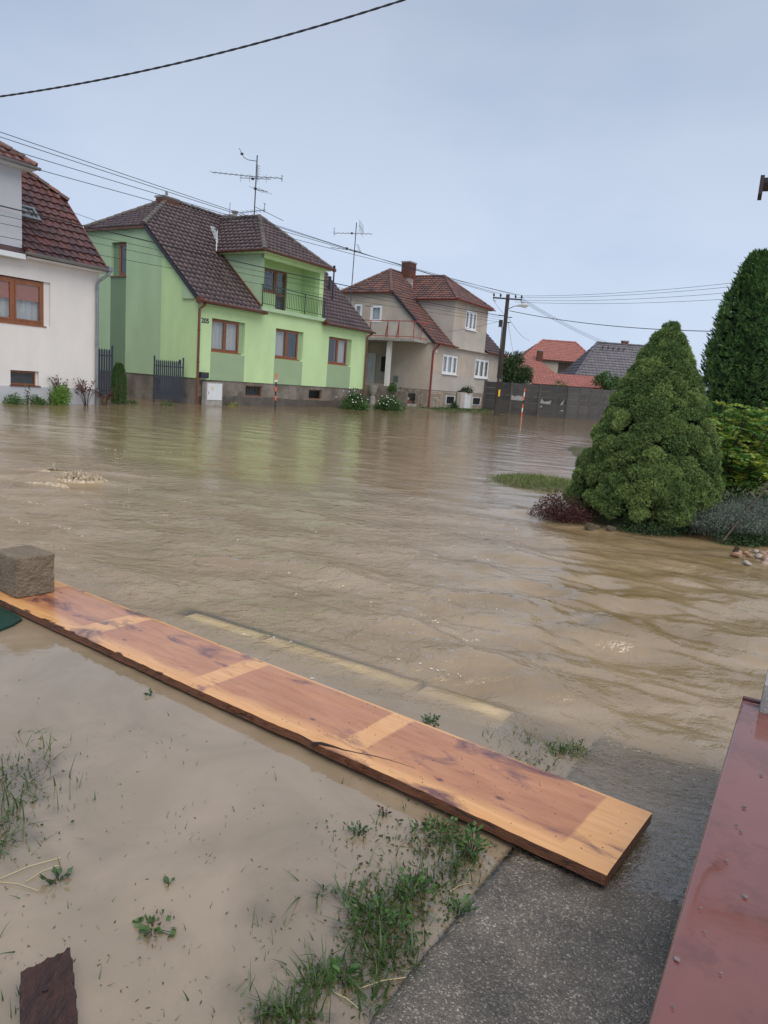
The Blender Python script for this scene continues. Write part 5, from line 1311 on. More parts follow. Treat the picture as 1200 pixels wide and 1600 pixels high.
# low wall with its maroon sheet-metal coping
CZ = .45
c0 = P(1025, 1600, CZ)[:2]; c1 = P(1165, 1095, CZ)[:2]; cd = (c1-c0)/np.linalg.norm(c1-c0); cn = np.array([cd[1], -cd[0]])
c00 = c0-cd*1.2; CL = np.linalg.norm(c1-c00); can = math.atan2(cd[1], cd[0])
wallE = empty('garden_wall', (c00[0], c00[1], 0), can, 'low wall with wet maroon sheet-metal coping along the right edge', 'wall')
cop_m = M('coping_paint', (.185, .068, .055), .08, .12, 3.0, .04, 7, rvar=.07, spec=.9, col3=(.14, .052, .042), c3s=5, c3w=(.5, .6))
CW = .62
prof = [(.0, -.085), (-.012, -.083), (-.013, -.006), (-.009, .0), (.0, .0015), (.03, .0), (CW*.5, .004), (CW, .008), (CW+.01, -.08)]
mb = MB(); n = 60
for k in range(n+1):
    for (yy, zz) in prof: mb.v.append((CL*k/n, -yy, CZ+zz+.0004*math.sin(k*.31+yy*5)))
m_ = len(prof)
for k in range(n):
    for j in range(m_-1): q = k*m_+j; mb.f.append((q, q+m_, q+m_+1, q+1))
mb.f.append(tuple(range(n*m_, n*m_+m_)))
mb.build('coping', cop_m, wallE, smooth=True)
MB().box(CL-.004, CL+.022, -CW, .012, CZ-.08, CZ+.012).build('end_fold', M('coping_dark', (.10, .028, .024), .25, .2, 6), wallE, bevel=.003)
MB().box(CL-.9, CL-.88, .0125, .0145, CZ-.07, CZ-.005).build('seam', cop_m, wallE)
MB().box(-.5, CL-.01, -CW+.03, -.03, -.3, CZ-.004).build('wall_body', concrete_grey, wallE)
# concrete gate post standing behind the end of the coping
gp_ = P(1184, 1112, CZ)[:2]
o = D.objects.new('gate_post', rough_block('gate_post', .34, .34, 1.42, concrete_grey, .012, .0025, 18)); link(o)
o.rotation_euler = (0, 0, can); o.location = (gp_[0]+cd[0]*.17+cn[0]*.17+.004, gp_[1]+cd[1]*.17+cn[1]*.17, .0); tag(o, 'rough grey concrete post past the end of the maroon coping', 'post')
# shorten: the post ends just above the coping
o.scale = (1, 1, .62/.71*.77); o.location.z = CZ+.11-.71*.62/.71*.77
# stone chips and leaf bits lying in the wet on the coping
chip_m = M('chip_m', (.085, .05, .045), .12, .35, 30, col2=(.20, .16, .15))
for (qx, qy, s_) in [(1163, 1261, .011), (1151, 1289, .007), (1158, 1298, .009), (1136, 1344, .008), (1165, 1400, .011), (1094, 1418, .006), (1102, 1455, .006), (1058, 1498, .010), (1127, 1520, .006), (1175, 1140, .006), (1190, 1210, .009), (1052, 1573, .006)]:
    p = P(qx, qy, CZ+.006); bm = bmesh.new(); bmesh.ops.create_icosphere(bm, subdivisions=1, radius=s_*.6)
    for v in bm.verts: v.co = Vector((v.co.x*random.uniform(.6, 1.5), v.co.y*random.uniform(.5, 1.2), v.co.z*.22))
    me = D.meshes.new('stone_chip'); bm.to_mesh(me); bm.free(); me.materials.append(chip_m)
    o = D.objects.new('stone_chip', me); link(o); o.location = p; o.rotation_euler = (0, 0, random.uniform(0, 6)); tag(o, 'tiny grey stone chip lying on the wet maroon coping', 'stone chip', 'stone chips on the coping')
# eaves gutter of the near house, just inside the right edge
ge = empty('eaves_gutter', tuple(PY(1193, 282, 5)), rad(-24), 'dark brown gutter end at the top of the right edge', 'gutter')
eave_dark = M('eave_dark', (.035, .020, .018), .4, .2, 6)
gutter(ge, (.0, 0, -.0), (1.6, 0, .0), eave_dark, .065, name='gutter_channel')
MB().box(-.02, .004, -.08, .08, -.10, .012).build('end_cap', eave_dark, ge)
MB().tube([(.10, 0, -.06), (.10, 0, -.16), (.16, 0, -.26), (.30, .0, -.34), (.5, 0, -.4)], .034, 8).build('spout', eave_dark, ge)

# ================================================================== plants
def blades(name, base, h, lean, width, m, rnd, seg=3, parent=None):
    """curved grass blades; base (n,3), h (n), lean (n,2) horizontal offset of the tip"""
    n = len(base); V = np.zeros((n, (seg+1)*2, 3)); ang = np.arctan2(lean[:, 1], lean[:, 0])+np.pi/2+rng.normal(0, .5, n)
    side = np.stack([np.cos(ang), np.sin(ang), np.zeros(n)], 1)
    for k in range(seg+1):
        t = k/seg; c = base.copy(); c[:, :2] += lean*(t**1.8)[..., None] if False else lean*(t**1.8); c[:, 2] += h*(t-.25*t*t*np.clip(np.hypot(lean[:, 0], lean[:, 1])/np.maximum(h, 1e-4), 0, 1.6))
        w_ = width*(1-t**1.6)*.5+.00025
        V[:, 2*k] = c-side*w_[:, None]; V[:, 2*k+1] = c+side*w_[:, None]
    i = np.arange(n)[:, None]*((seg+1)*2); F = []
    for k in range(seg): F.append(np.concatenate([i+2*k, i+2*k+1, i+2*k+3, i+2*k+2], 1))
    F = np.stack(F, 1).reshape(-1, 4)
    return np_mesh(name, V.reshape(-1, 3), F, m, parent, attrs={'rnd': np.repeat(rnd, (seg+1)*2)})
def leaf_cloud(name, c, dirs, ln, wd, m, rnd, parent=None, fold=.25, tri=False):
    """diamond leaves: centre of the stalk end c (n,3), direction (n,3), length, width"""
    n = len(c); dirs = dirs/np.linalg.norm(dirs, axis=1, keepdims=True)
    r = rng.normal(0, 1, (n, 3)); s = np.cross(dirs, r); s /= np.linalg.norm(s, axis=1, keepdims=True)+1e-9; nn = np.cross(s, dirs)
    ln = np.broadcast_to(ln, n)[:, None]; wd = np.broadcast_to(wd, n)[:, None]
    if tri:
        V = np.stack([c+s*wd*.5, c-s*wd*.5, c+dirs*ln], 1).reshape(-1, 3)
        return np_mesh(name, V, np.arange(3*n).reshape(n, 3), m, parent, attrs={'rnd': np.repeat(rnd, 3)})
    a = c; b_ = c+dirs*ln*.45+s*wd*.5+nn*wd*fold; d = c+dirs*ln*.45-s*wd*.5+nn*wd*fold; e = c+dirs*ln
    V = np.stack([a, b_, e, d], 1).reshape(-1, 3); i = np.arange(n)[:, None]*4
    F = np.concatenate([np.concatenate([i, i+1, i+2], 1), np.concatenate([i, i+2, i+3], 1)])
    return np_mesh(name, V, F, m, parent, attrs={'rnd': np.repeat(rnd, 4)})
def rdir(n, up=0.0):
    d = rng.normal(0, 1, (n, 3)); d[:, 2] += up; return d/np.linalg.norm(d, axis=1, keepdims=True)

# --- dwarf spruce
sc_ = np.array([3.36, 9.62]); SPN = .90; spr = empty('dwarf_spruce', (sc_[0], sc_[1], 0), 0, 'large cone-shaped dwarf spruce standing in the flood water', 'conifer')
RP = np.array([[.05, .70], [.2, .92], [.4, .97], [.7, .92], [1.0, .83], [1.4, .67], [1.8, .50], [2.15, .33], [2.4, .17], [2.56, .05]])
lumps = []; mains = []; RP = RP*[1, SPN]; tries = 0
while len(mains) < 330 and tries < 30000:
    tries += 1
    z = rng.choice([rng.uniform(.10, 2.5), rng.uniform(.10, 1.7), rng.uniform(1.5, 2.5)]); R_ = np.interp(z, RP[:, 0], RP[:, 1]); an = rng.uniform(0, 6.283)
    if rng.random() > R_+.35: continue
    r0 = rng.uniform(.10, .215)*(.5+.5*R_); R_ = R_*(1+.045*math.sin(3*an+z*2)) + rng.normal(0, .04)*R_
    p = np.array([math.cos(an)*max(0, R_-r0*.72)+.035*z, math.sin(an)*max(0, R_-r0*.72), z])
    if any(np.linalg.norm((p-q[0])*[1, 1, 1.25]) < .71*max(r0, q[1]) for q in mains): continue
    mains.append((p, r0, rng.random()))
mains += [(np.array([.085, 0, 2.47]), .075, .5), (np.array([.08, -.05, 2.33]), .11, .7), (np.array([.08, .04, 2.30]), .11, .4)]
for (p, r0, tn) in mains:
    outw = np.array([p[0]-.035*p[2], p[1], 0]); outw /= np.linalg.norm(outw)+1e-9; outw[2] = .45; outw /= np.linalg.norm(outw)
    subs = []
    for q in range(60):
        d = rng.normal(0, 1, 3)+outw*.9; d /= np.linalg.norm(d)
        if d @ outw < (-.15 if p[2] < 1.95 else -.9): continue
        rs = r0*rng.uniform(.30, .46); c = p+d*[1, 1, .78]*(r0-rs*.55)
        if any(np.linalg.norm(c-u_) < rs*.95 for u_ in subs): continue
        subs.append(c); lumps.append((c, rs, tn, outw if p[2] < 1.95 else d))
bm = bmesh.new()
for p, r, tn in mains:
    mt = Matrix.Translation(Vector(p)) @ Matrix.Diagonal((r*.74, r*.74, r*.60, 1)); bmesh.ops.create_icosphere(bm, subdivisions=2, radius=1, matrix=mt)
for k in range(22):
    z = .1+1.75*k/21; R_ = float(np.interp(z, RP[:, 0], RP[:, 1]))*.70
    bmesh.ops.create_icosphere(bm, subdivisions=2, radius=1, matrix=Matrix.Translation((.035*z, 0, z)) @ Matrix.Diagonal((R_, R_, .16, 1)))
me = D.meshes.new('shade_core'); bm.to_mesh(me); bm.free(); me.materials.append(spruce_core)  # solid dark core; its colour stands in for the shade between lobes
core = D.objects.new('shade_core', me)
Cs, Ds, Rn = [], [], []
for p, r, tn, outw in lumps:
    n = int(27000*r*r)+26
    d = rng.normal(0, 1, (n, 3)); d /= np.linalg.norm(d, axis=1, keepdims=True); keep = d@outw > -.35; d = d[keep]; n = len(d)
    rr = r*(.84+.22*rng.random(n)); c = p + d*rr[:, None]*[1, 1, .88]
    tone = np.clip(.36+.42*(tn-.5)+rng.normal(0, .16, n)+1.1*(rr/r-.95), 0, 1)  # lighter young tips, plus gap shade put into the inner leaves' colour
    for j in range(4):
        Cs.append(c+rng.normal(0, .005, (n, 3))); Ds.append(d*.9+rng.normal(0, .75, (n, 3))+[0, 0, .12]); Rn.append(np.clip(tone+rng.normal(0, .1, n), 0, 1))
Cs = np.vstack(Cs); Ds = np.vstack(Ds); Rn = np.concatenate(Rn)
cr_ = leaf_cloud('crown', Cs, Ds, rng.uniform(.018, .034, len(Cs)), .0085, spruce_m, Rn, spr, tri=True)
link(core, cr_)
MB().tube([(0, 0, -.4), (0, 0, .5), (0, 0, 2.0)], [.09, .07, .02], 8).build('trunk', bark, spr)

# --- thuja column
th = empty('thuja_column', (6.60, 14.3, .45), 0, 'tall dark green thuja column behind the yellow-green shrub at the right edge', 'conifer')
n = 7200; z = rng.uniform(.0, 3.95, n); an = rng.uniform(0, 6.283, n); prof_ = np.interp(z, [0, .4, 1.5, 2.6, 3.3, 3.75, 4.0], [.58, .69, .71, .60, .41, .21, .05])*(1+.12*np.sin(an*5+z*1.3)+.06*np.sin(z*7+an*2))
r_ = prof_*(.80+.24*rng.random(n)); base = np.stack([r_*np.cos(an), r_*np.sin(an), z], 1)
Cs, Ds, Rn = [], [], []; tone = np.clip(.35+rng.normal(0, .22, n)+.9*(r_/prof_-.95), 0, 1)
tang = np.stack([-np.sin(an), np.cos(an), 0*an], 1)*rng.choice([-1, 1], n)[:, None]; outw = np.stack([np.cos(an), np.sin(an), 0*an], 1)
fdir = outw*rng.uniform(.1, .8, n)[:, None]+tang*rng.uniform(.1, .9, n)[:, None]+np.stack([0*an, 0*an, rng.uniform(.3, 1.0, n)], 1); fdir /= np.linalg.norm(fdir, axis=1, keepdims=True)
upv = np.cross(np.cross(fdir, outw), fdir)
for j in range(9):
    tt = (j-4)/4.0; Cs.append(base+fdir*(.05*abs(tt))[..., None] if False else base+fdir*(.075*(1-abs(tt)))); Ds.append(fdir*(1.1-abs(tt)*.5)+tang*tt*.8+rng.normal(0, .12, (n, 3))); Rn.append(np.clip(tone+rng.normal(0, .08, n), 0, 1))
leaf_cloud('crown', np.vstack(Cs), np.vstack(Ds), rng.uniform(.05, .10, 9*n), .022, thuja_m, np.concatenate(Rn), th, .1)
tp = []
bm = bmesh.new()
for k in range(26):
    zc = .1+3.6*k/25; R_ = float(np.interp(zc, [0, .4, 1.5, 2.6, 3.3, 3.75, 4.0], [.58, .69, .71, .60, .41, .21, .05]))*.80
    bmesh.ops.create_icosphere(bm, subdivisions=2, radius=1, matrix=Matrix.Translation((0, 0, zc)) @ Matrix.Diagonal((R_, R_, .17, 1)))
me = D.meshes.new('shade_core'); bm.to_mesh(me); bm.free(); me.materials.append(spruce_core); core = D.objects.new('shade_core', me); link(core, th.children[0])  # same solid core, dark colour in place of shade behind the sprays
MB().tube([(0, 0, -.6), (0, 0, 1), (0, 0, 3.5)], [.12, .1, .02], 8).build('trunk', bark, th)

# --- shrub with feathered leaves, yellowing
def feather_shrub(loc, label, nst, hgt, spread, m, nl=9, ll=.055, yellow=.25, name='feather_leaf_shrub', group=None, leaflen=.26, seedy=0):
    e = empty(name, loc, 0, label, 'shrub', group); stem = MB(); Cs, Ds, Rn, Ln = [], [], [], []
    for s in range(nst):
        an = rng.uniform(0, 6.283); out_ = rng.uniform(.1, 1)*spread; h = hgt*rng.uniform(.18, 1.0)*(1-.25*(out_/spread)**2)
        tip = np.array([math.cos(an)*out_, math.sin(an)*out_, h]); b0 = np.array([math.cos(an)*out_*.25, math.sin(an)*out_*.25, 0])
        pts_ = [b0*(1-t)**1.5+tip*(1-(1-t)**1.5)+np.array([0, 0, .25*hgt*t*(1-t)]) for t in np.linspace(0, 1, 7)]
        stem.tube(pts_, [.011, .010, .009, .008, .006, .005, .003], 5)
        nlv = rng.integers(9, 15)
        for q in range(nlv):
            t = rng.uniform(.12, 1.0); p = np.array(pts_[0])*0+np.array([np.interp(t, np.linspace(0, 1, 7), [u_[k] for u_ in pts_]) for k in range(3)])
            a2 = rng.uniform(0, 6.283); d = np.array([math.cos(a2), math.sin(a2), rng.uniform(.0, .6)]); d /= np.linalg.norm(d); sd_ = np.array([-math.sin(a2), math.cos(a2), 0]); Lf = leaflen*rng.uniform(.6, 1.15)
            yl = np.clip(rng.beta(1.2, 4.5)+(yellow if rng.random() < .16 else 0), 0, 1)
            for k in range(nl):
                tt = (k//2+1)/(nl//2+1) if k < nl-1 else 1.0; c = p+d*Lf*tt-np.array([0, 0, .10*tt*tt]); dr = d*.5+(sd_*(1 if k % 2 else -1) if k < nl-1 else d)+np.array([0, 0, -.15])
                Cs.append(c); Ds.append(dr); Rn.append(np.clip(yl+rng.normal(0, .06), 0, 1)); Ln.append(ll*rng.uniform(.8, 1.2))
    stem.build('stems', bark, e)['kind'] = 'stuff'
    Cs = np.array(Cs); Ds = np.array(Ds)
    Ln = np.array(Ln); o = leaf_cloud('foliage', Cs, Ds, Ln, Ln*.42, m, np.array(Rn), e, .15)
    return e
feather_shrub((5.05, 10.9, .35), 'yellow-green feathery-leaved shrub between the dwarf spruce and the right edge', 95, 1.45, .95, leaf_yellow, 11, .085, .45)
feather_shrub((6.3, 11.3, .4), 'second feathery-leaved shrub at the very right, half out of frame', 60, 1.45, .9, leaf_yellow, 11, .085, .35)

def bushy(loc, label, n, rx, ry, rz, ln, wd, m, cat='shrub', name='leafy_bush', lumps_=14, group=None, tone=.35, up=.35, twig=True, core_col=None):
    e = empty(name, loc, 0, label, cat, group)
    cs = rng.normal(0, 1, (lumps_, 3)); cs /= np.linalg.norm(cs, axis=1, keepdims=True); cs *= rng.uniform(.35, .8, (lumps_, 1)); cs[:, 2] = np.abs(cs[:, 2])*1.1-.05
    k = rng.integers(0, lumps_, n); d = rdir(n, .15); r = rng.uniform(.22, .46, n); lt = rng.normal(0, .14, lumps_)
    c = (cs[k]+d*r[:, None])*[rx, ry, rz]; c[:, 2] = np.abs(c[:, 2]); rn = np.clip(tone+lt[k]+.5*(r-.34)+rng.normal(0, .13, n), 0, 1)
    o = leaf_cloud('foliage', c, d+rdir(n, up)*.9, ln*rng.uniform(.7, 1.25, n), wd*rng.uniform(.8, 1.2, n), m, rn, e)
    if twig:
        mb = MB()
        for q in cs: mb.tube([(0, 0, -.25), (q[0]*rx*.4, q[1]*ry*.4, q[2]*rz*.45), (q[0]*rx, q[1]*ry, q[2]*rz)], [.012, .009, .004], 5)
        mb.build('stems', bark, e)['kind'] = 'stuff'
    return e
# grey lavender clump, dark red barberry
e = empty('lavender', (4.25, 8.95, .10), 0, 'silver-grey lavender clump at the foot of the yellow-green shrub', 'plant')
n = 1500; an = rng.uniform(0, 6.283, n); rr = np.sqrt(rng.random(n)); base = np.stack([rr*.50*np.cos(an), rr*.40*np.sin(an), -.05+0*an], 1); h = rng.uniform(.22, .48, n)*(1-.35*rr**2)
lean = np.stack([np.cos(an)*rr*.22, np.sin(an)*rr*.22], 1)+rng.normal(0, .05, (n, 2))
blades('stems', base, h, lean, np.full(n, .007), leaf_grey, np.clip(rng.normal(.4, .2, n), 0, 1), 3, e)
Cs, Ds = [], []
for t in np.linspace(.3, 1, 8):
    c = base.copy(); c[:, :2] += lean*t**1.8; c[:, 2] += h*(t-.15*t*t); Cs.append(c); Ds.append(rdir(n, .7))
leaf_cloud('foliage', np.vstack(Cs), np.vstack(Ds), .035, .008, leaf_grey, np.clip(rng.normal(.45, .25, 8*n), 0, 1), e)
e = copy_tree(e); e.location = (4.95, 9.3, .2); e.rotation_euler = (0, 0, 2.1); e.scale = (.9, .9, .85); e['label'] = 'second silver-grey lavender clump, farther right under the shrub by the cobbles'
bushy((2.28, 9.35, .02), 'dark red barberry bush at the left foot of the dwarf spruce', 4600, .40, .32, .33, .028, .015, leaf_red, name='barberry_bush', lumps_=44, tone=.35)
bushy((3.25, 8.85, .0), 'low dark bush under the front of the dwarf spruce', 1500, .5, .22, .16, .03, .014, leaf_dark, name='low_bush', tone=.1)

bushy((4.25, 8.52, .0), 'low dark leafy plants at the waterline before the lavender', 1500, .55, .16, .20, .035, .018, leaf_dark, name='low_bush', tone=.2)
bushy((5.0, 9.9, .15), 'dark undershrub filling the gap below the feathery shrub', 2200, .75, .35, .42, .05, .025, leaf_dark, name='low_bush', tone=.25)
# cobbles, stake and debris at the edge of the bed
for k in range(30):
    qx = rng.uniform(1150, 1225); qy = 862+rng.normal(0, 6)+(qx-1150)*.10; s_ = rng.uniform(.025, .055)
    p = P(qx, qy, .012+.012*rng.random()); bm = bmesh.new(); bmesh.ops.create_icosphere(bm, subdivisions=2, radius=s_)
    ax = rng.uniform(.7, 1.3, 3)*[1, 1, .6]
    for v in bm.verts: v.co = Vector((v.co.x*ax[0], v.co.y*ax[1], v.co.z*ax[2]))*(1+.06*math.sin(v.co.x*60)+.05*math.sin(v.co.y*50))
    me = D.meshes.new('cobble'); bm.to_mesh(me); bm.free(); me.materials.append(stone_pebble); me.polygons.foreach_set('use_smooth', [True]*len(me.polygons))
    o = D.objects.new('cobble', me); link(o); o.location = p; o.rotation_euler = tuple(rng.uniform(-.4, .4, 2))+(rng.uniform(0, 6),); tag(o, 'rounded cobble edging the planted bed at the right edge', 'cobble', 'cobbles edging the bed')
q = P(1146, 866)
o = MB().tube([q+[0, 0, -.1], q+[.015, 0, .03], q+[.035, .0, .085]], [.028, .028, .026], 8).build('wooden_stake', bark); tag(o, 'short dark stake leaning at the left end of the cobbles', 'stake')
for (qx, qy, s_) in ((925, 824, .07), (955, 826, .05)):
    o = D.objects.new('bark_chunk', rough_block('bark_chunk', s_*2.6, s_*1.2, s_*1.3, soil, .02, .008, 8)); link(o); o.location = P(qx, qy, .03); o.rotation_euler = (.1, .3, .5); tag(o, 'brown bark chunk in the water before the barberry' if qx < 940 else 'smaller bark chunk right of the barberry at the spruce foot', 'bark')
mb = MB()
q = P(1145, 851, .12); 
o = MB().tube([P(1130, 845, .10), P(1165, 800, .35), P(1200, 760, .55)], .012, 6).build('leaning_stick', bark); tag(o, 'thin stick leaning across the lavender towards the right edge', 'stick')

# grass on the islet
n = 5200; gx = rng.normal(2.6, .85, n); gy = rng.normal(13.1, 1.0, n); gzz = ground_z(gx, gy); k = gzz > -.10; gx, gy, gzz = gx[k], gy[k], gzz[k]; n = len(gx)
o = blades('islet_grass', np.stack([gx, gy, gzz-.01], 1), rng.uniform(.04, .12, n), rng.normal(0, .035, (n, 2)), np.full(n, .010), grass_dry, np.clip(rng.normal(.45, .25, n), 0, 1)); tag(o, 'grass on the small islet left of the dwarf spruce', 'grass', kind='stuff')
# grass round the spruce bed and the verge at the beige house
n = 3000; a_ = rng.uniform(20.5, 34, n); v_ = rng.uniform(-1.9, -.1, n); w2 = C0+np.outer(a_, CU)+np.outer(v_, CV); gzz = ground_z(w2[:, 0], w2[:, 1])
o = blades('verge_grass', np.column_stack([w2, gzz-.01]), rng.uniform(.05, .14, n), rng.normal(0, .05, (n, 2)), np.full(n, .035), grass_m, np.clip(rng.normal(.4, .25, n), 0, 1)); tag(o, 'grass verge in front of the beige house plinth', 'grass', kind='stuff')

# grass standing in the flooded lawn
def px_cloud(cx, cy, sx, sy, n):
    qx = rng.normal(cx, sx, n); qy = rng.normal(cy, sy, n); return np.array([P(a, b_) for a, b_ in zip(qx, qy)])
B_, H_, L_, R_ = [], [], [], []
def tuft(cx, cy, sx, sy, n, h=.05, hv=.03, ln=.03, tone=.35):
    n = int(n*.82) if n > 20 else n
    c = px_cloud(cx, cy, sx, sy, n); a = U_(c[:, 0], c[:, 1]); b2 = V_(c[:, 0], c[:, 1]); k = (b2 > SLAB_B+.005)
    c = c[k]; c[:, 2] = np.maximum(ground_z(c[:, 0], c[:, 1]), -.035)-.006; m = len(c)
    B_.append(c); H_.append(np.clip(rng.normal(h*.85, hv*.9, m), .010, .2)+.014); L_.append(rng.normal(0, ln*1.45, (m, 2))); R_.append(np.clip(rng.normal(tone, .25, m), 0, 1))
for args in [(15, 1230, 45, 35, 150), (5, 1300, 25, 22, 110), (70, 1190, 40, 30, 90), (105, 1255, 22, 14, 40), (30, 1330, 35, 20, 50), (60, 1400, 40, 40, 26), (20, 1560, 25, 40, 50),
             (600, 1440, 34, 40, 190), (590, 1490, 30, 22, 190), (560, 1420, 14, 26, 70), (640, 1400, 30, 35, 130), (700, 1370, 28, 26, 150), (728, 1345, 18, 26, 110), (690, 1310, 30, 18, 70), (655, 1330, 45, 25, 70), (775, 1345, 8, 14, 50),
             (500, 1530, 18, 18, 100), (450, 1590, 26, 14, 150), (590, 1575, 24, 20, 70), (640, 1560, 14, 18, 40), (560, 1280, 40, 22, 26), (500, 1395, 20, 14, 30), (400, 1430, 18, 20, 16), (460, 1480, 25, 40, 40), (380, 1560, 40, 30, 40),
             (715, 1450, 12, 14, 40), (680, 1490, 20, 20, 30), (310, 1590, 40, 12, 20)]:
    tuft(*args, h=.055 if args[4] > 60 else .035, hv=.03, ln=.032)
for args in [(825, 1190, 22, 9, 170), (860, 1205, 12, 6, 60), (795, 1155, 16, 9, 110), (890, 1172, 18, 8, 190), (770, 1150, 12, 8, 40), (672, 1130, 9, 5, 26)]:
    tuft(*args, h=.05, hv=.02, ln=.03)
for k in range(720):                                                   # single blades all over
    cx = rng.uniform(0, 620); cy = rng.uniform(1090, 1600)
    if cy < 960+cx*.36+60: continue
    tuft(cx, cy, 6, 6, rng.integers(1, 6), h=.027, hv=.016, ln=.022, tone=.2)
base = np.vstack(B_); n = len(base)
o = blades('flooded_grass', base, np.concatenate(H_), np.vstack(L_), rng.uniform(.0035, .0085, n), grass_m, np.concatenate(R_), 4); tag(o, 'grass blades poking out of the flooded lawn', 'grass', kind='stuff')
CL_ = []
for (cx, cy, sx, sy, n) in [(600, 1445, 34, 36, 520), (640, 1400, 30, 26, 330), (700, 1350, 32, 30, 420), (660, 1310, 40, 18, 260), (690, 1295, 24, 10, 160), (560, 1400, 14, 30, 150), (590, 1500, 26, 16, 200), (500, 1535, 18, 14, 140), (450, 1592, 26, 10, 160), (20, 1250, 40, 40, 200), (715, 1440, 10, 16, 90), (240, 1452, 22, 14, 60), (560, 1300, 30, 18, 60), (830, 1190, 20, 8, 90), (890, 1172, 18, 8, 90)]:
    c = px_cloud(cx, cy, sx*1.15, sy*1.15, int(n*.65)); c = c[V_(c[:, 0], c[:, 1]) > SLAB_B+.01]; c[:, 2] = np.maximum(ground_z(c[:, 0], c[:, 1]), -.012)+rng.random(len(c))*.026; CL_.append(c)
CL_ = np.vstack(CL_); n = len(CL_)
o = leaf_cloud('low_weeds', CL_, rdir(n, .35), rng.uniform(.010, .024, n), .010, M('weed_leaf', (.040, .060, .022), .45, .35, 3, col2=(.12, .15, .055), attr='rnd', trans=.2), np.clip(rng.normal(.4, .28, n), 0, 1), None, .2); tag(o, 'small clover leaves matted among the flooded grass', 'ground cover', kind='stuff')
n = 170; qx = rng.uniform(0, 700, n); qy = rng.uniform(1010, 1600, n); c = np.array([P(a, b_) for a, b_ in zip(qx, qy)]); k = (V_(c[:, 0], c[:, 1]) > SLAB_B+.02) & (U_(c[:, 0], c[:, 1]) < 2.2); c = c[k]; c2 = np.array([P(a, b_) for a, b_ in zip(rng.uniform(100, 1150, 120), rng.uniform(800, 1080, 120))]); c = np.vstack([c, c2[U_(c2[:, 0], c2[:, 1]) > 2.9]]); n = len(c); c[:, 2] = .002
d = rdir(n); d[:, 2] *= .12
o = leaf_cloud('floating_debris', c, d, rng.uniform(.004, .016, n), .005, M('debris_m', (.05, .04, .02), .6, .4, 3, col2=(.12, .10, .04), attr='rnd'), rng.random(n), None, .05); tag(o, 'tiny bits of leaf and straw drifting on the water', 'debris', kind='stuff')
c = []
for k in range(46):                                                     # short lines of foam flecks drawn out by the current
    qx = rng.choice([rng.uniform(0, 330), rng.uniform(300, 820)]); qy = rng.uniform(690, 860) if qx < 330 else rng.uniform(820, 1090)
    if qy > 955+.30*qx: continue
    p0 = P(qx, qy); an = rad(-32)+rng.normal(0, .35); ln = rng.uniform(.1, .5)
    for q in range(int(rng.integers(5, 16))):
        t_ = rng.normal(0, .5)*ln; c.append([p0[0]+math.cos(an)*t_, p0[1]+math.sin(an)*t_+rng.normal(0, .02), .006])
c = np.array(c); n = len(c); d = rdir(n); d[:, 2] *= .05
o = leaf_cloud('foam_flecks', c, d, rng.uniform(.008, .028, n), .009, M('fleck_m', (.62, .55, .44), .5, .15), rng.random(n), None, .3); tag(o, 'pale foam flecks drifting in short lines on the stream', 'foam', kind='stuff')
# straw lying on the water
mb = MB()
for (x0, y0_, x1, y1_) in ((-5, 1375, 95, 1340), (0, 1378, 60, 1392), (40, 1378, 92, 1352), (560, 1545, 635, 1527), (520, 1550, 560, 1575), (700, 1395, 735, 1380)):
    mb.tube([P(x0, y0_, .004), P((x0+x1)/2, (y0_+y1_)/2-4, .008), P(x1, y1_, .004)], .0016, 4)
o = mb.build('floating_straw', M('straw_m', (.40, .33, .16), .6, .2)); tag(o, 'pale straws lying on the flooded lawn', 'straw', kind='stuff')
# broad-leaved weeds
def weed(px, py, n, ln, wd, label, up=.5, m=leaf_mid, h=.03, spread=.05):
    p = P(px, py); e = empty('weed', (p[0], p[1], 0), rng.uniform(0, 6), label, 'weed')
    an = rng.uniform(0, 6.283, n); r = rng.uniform(.1, 1, n)*spread; c = np.stack([r*np.cos(an), r*np.sin(an), rng.uniform(.002, h, n)], 1)
    d = np.stack([np.cos(an), np.sin(an), rng.uniform(.1, up*2, n)], 1)
    st_ = MB()
    for q in c[:14]: st_.tube([(0, 0, -.05), (q[0]*.6, q[1]*.6, q[2]*.8), tuple(q)], .0012, 4)
    st_.build('stems', grass_m, e)['kind'] = 'stuff'
    leaf_cloud('leaves', c, d, ln*rng.uniform(.7, 1.2, n), wd*rng.uniform(.8, 1.2, n), m, np.clip(rng.normal(.4, .25, n), 0, 1), e, .15); return e
weed(235, 1087, 9, .022, .016, 'single small leafy sprig floating in the pond below the board', h=.012, spread=.012, m=leaf_dark)
weed(240, 1452, 30, .020, .017, 'flat leaf rosette half under water left of centre near the bottom', up=.12, h=.010, spread=.055)
weed(265, 1383, 9, .02, .014, 'tiny leaf tuft above the flat rosette', h=.012, spread=.018, m=leaf_dark)
weed(90, 1378, 12, .03, .018, 'dark leafy tuft right of the grass at the left edge', h=.02, spread=.03, m=leaf_dark)
weed(672, 1132, 34, .022, .013, 'dark leafy sprig just behind the board, left of the grass', h=.035, spread=.035, m=leaf_dark)
weed(735, 1335, 70, .026, .016, 'bushy nettle-like weed beside the board near the path', h=.09, spread=.045)
weed(680, 1300, 80, .018, .014, 'clover patch close under the board', h=.03, spread=.09)
weed(645, 1390, 90, .020, .015, 'clover patch in the thick grass left of the path', h=.03, spread=.08)
weed(590, 1440, 110, .020, .014, 'low weed mat in the densest grass clump', h=.03, spread=.09)
weed(560, 1305, 30, .022, .012, 'dark weed tuft left of the clover under the board', h=.025, spread=.035, m=leaf_dark)
weed(535, 1530, 20, .032, .022, 'broad-leaved weed beside the bottom grass clump', h=.02, spread=.04)
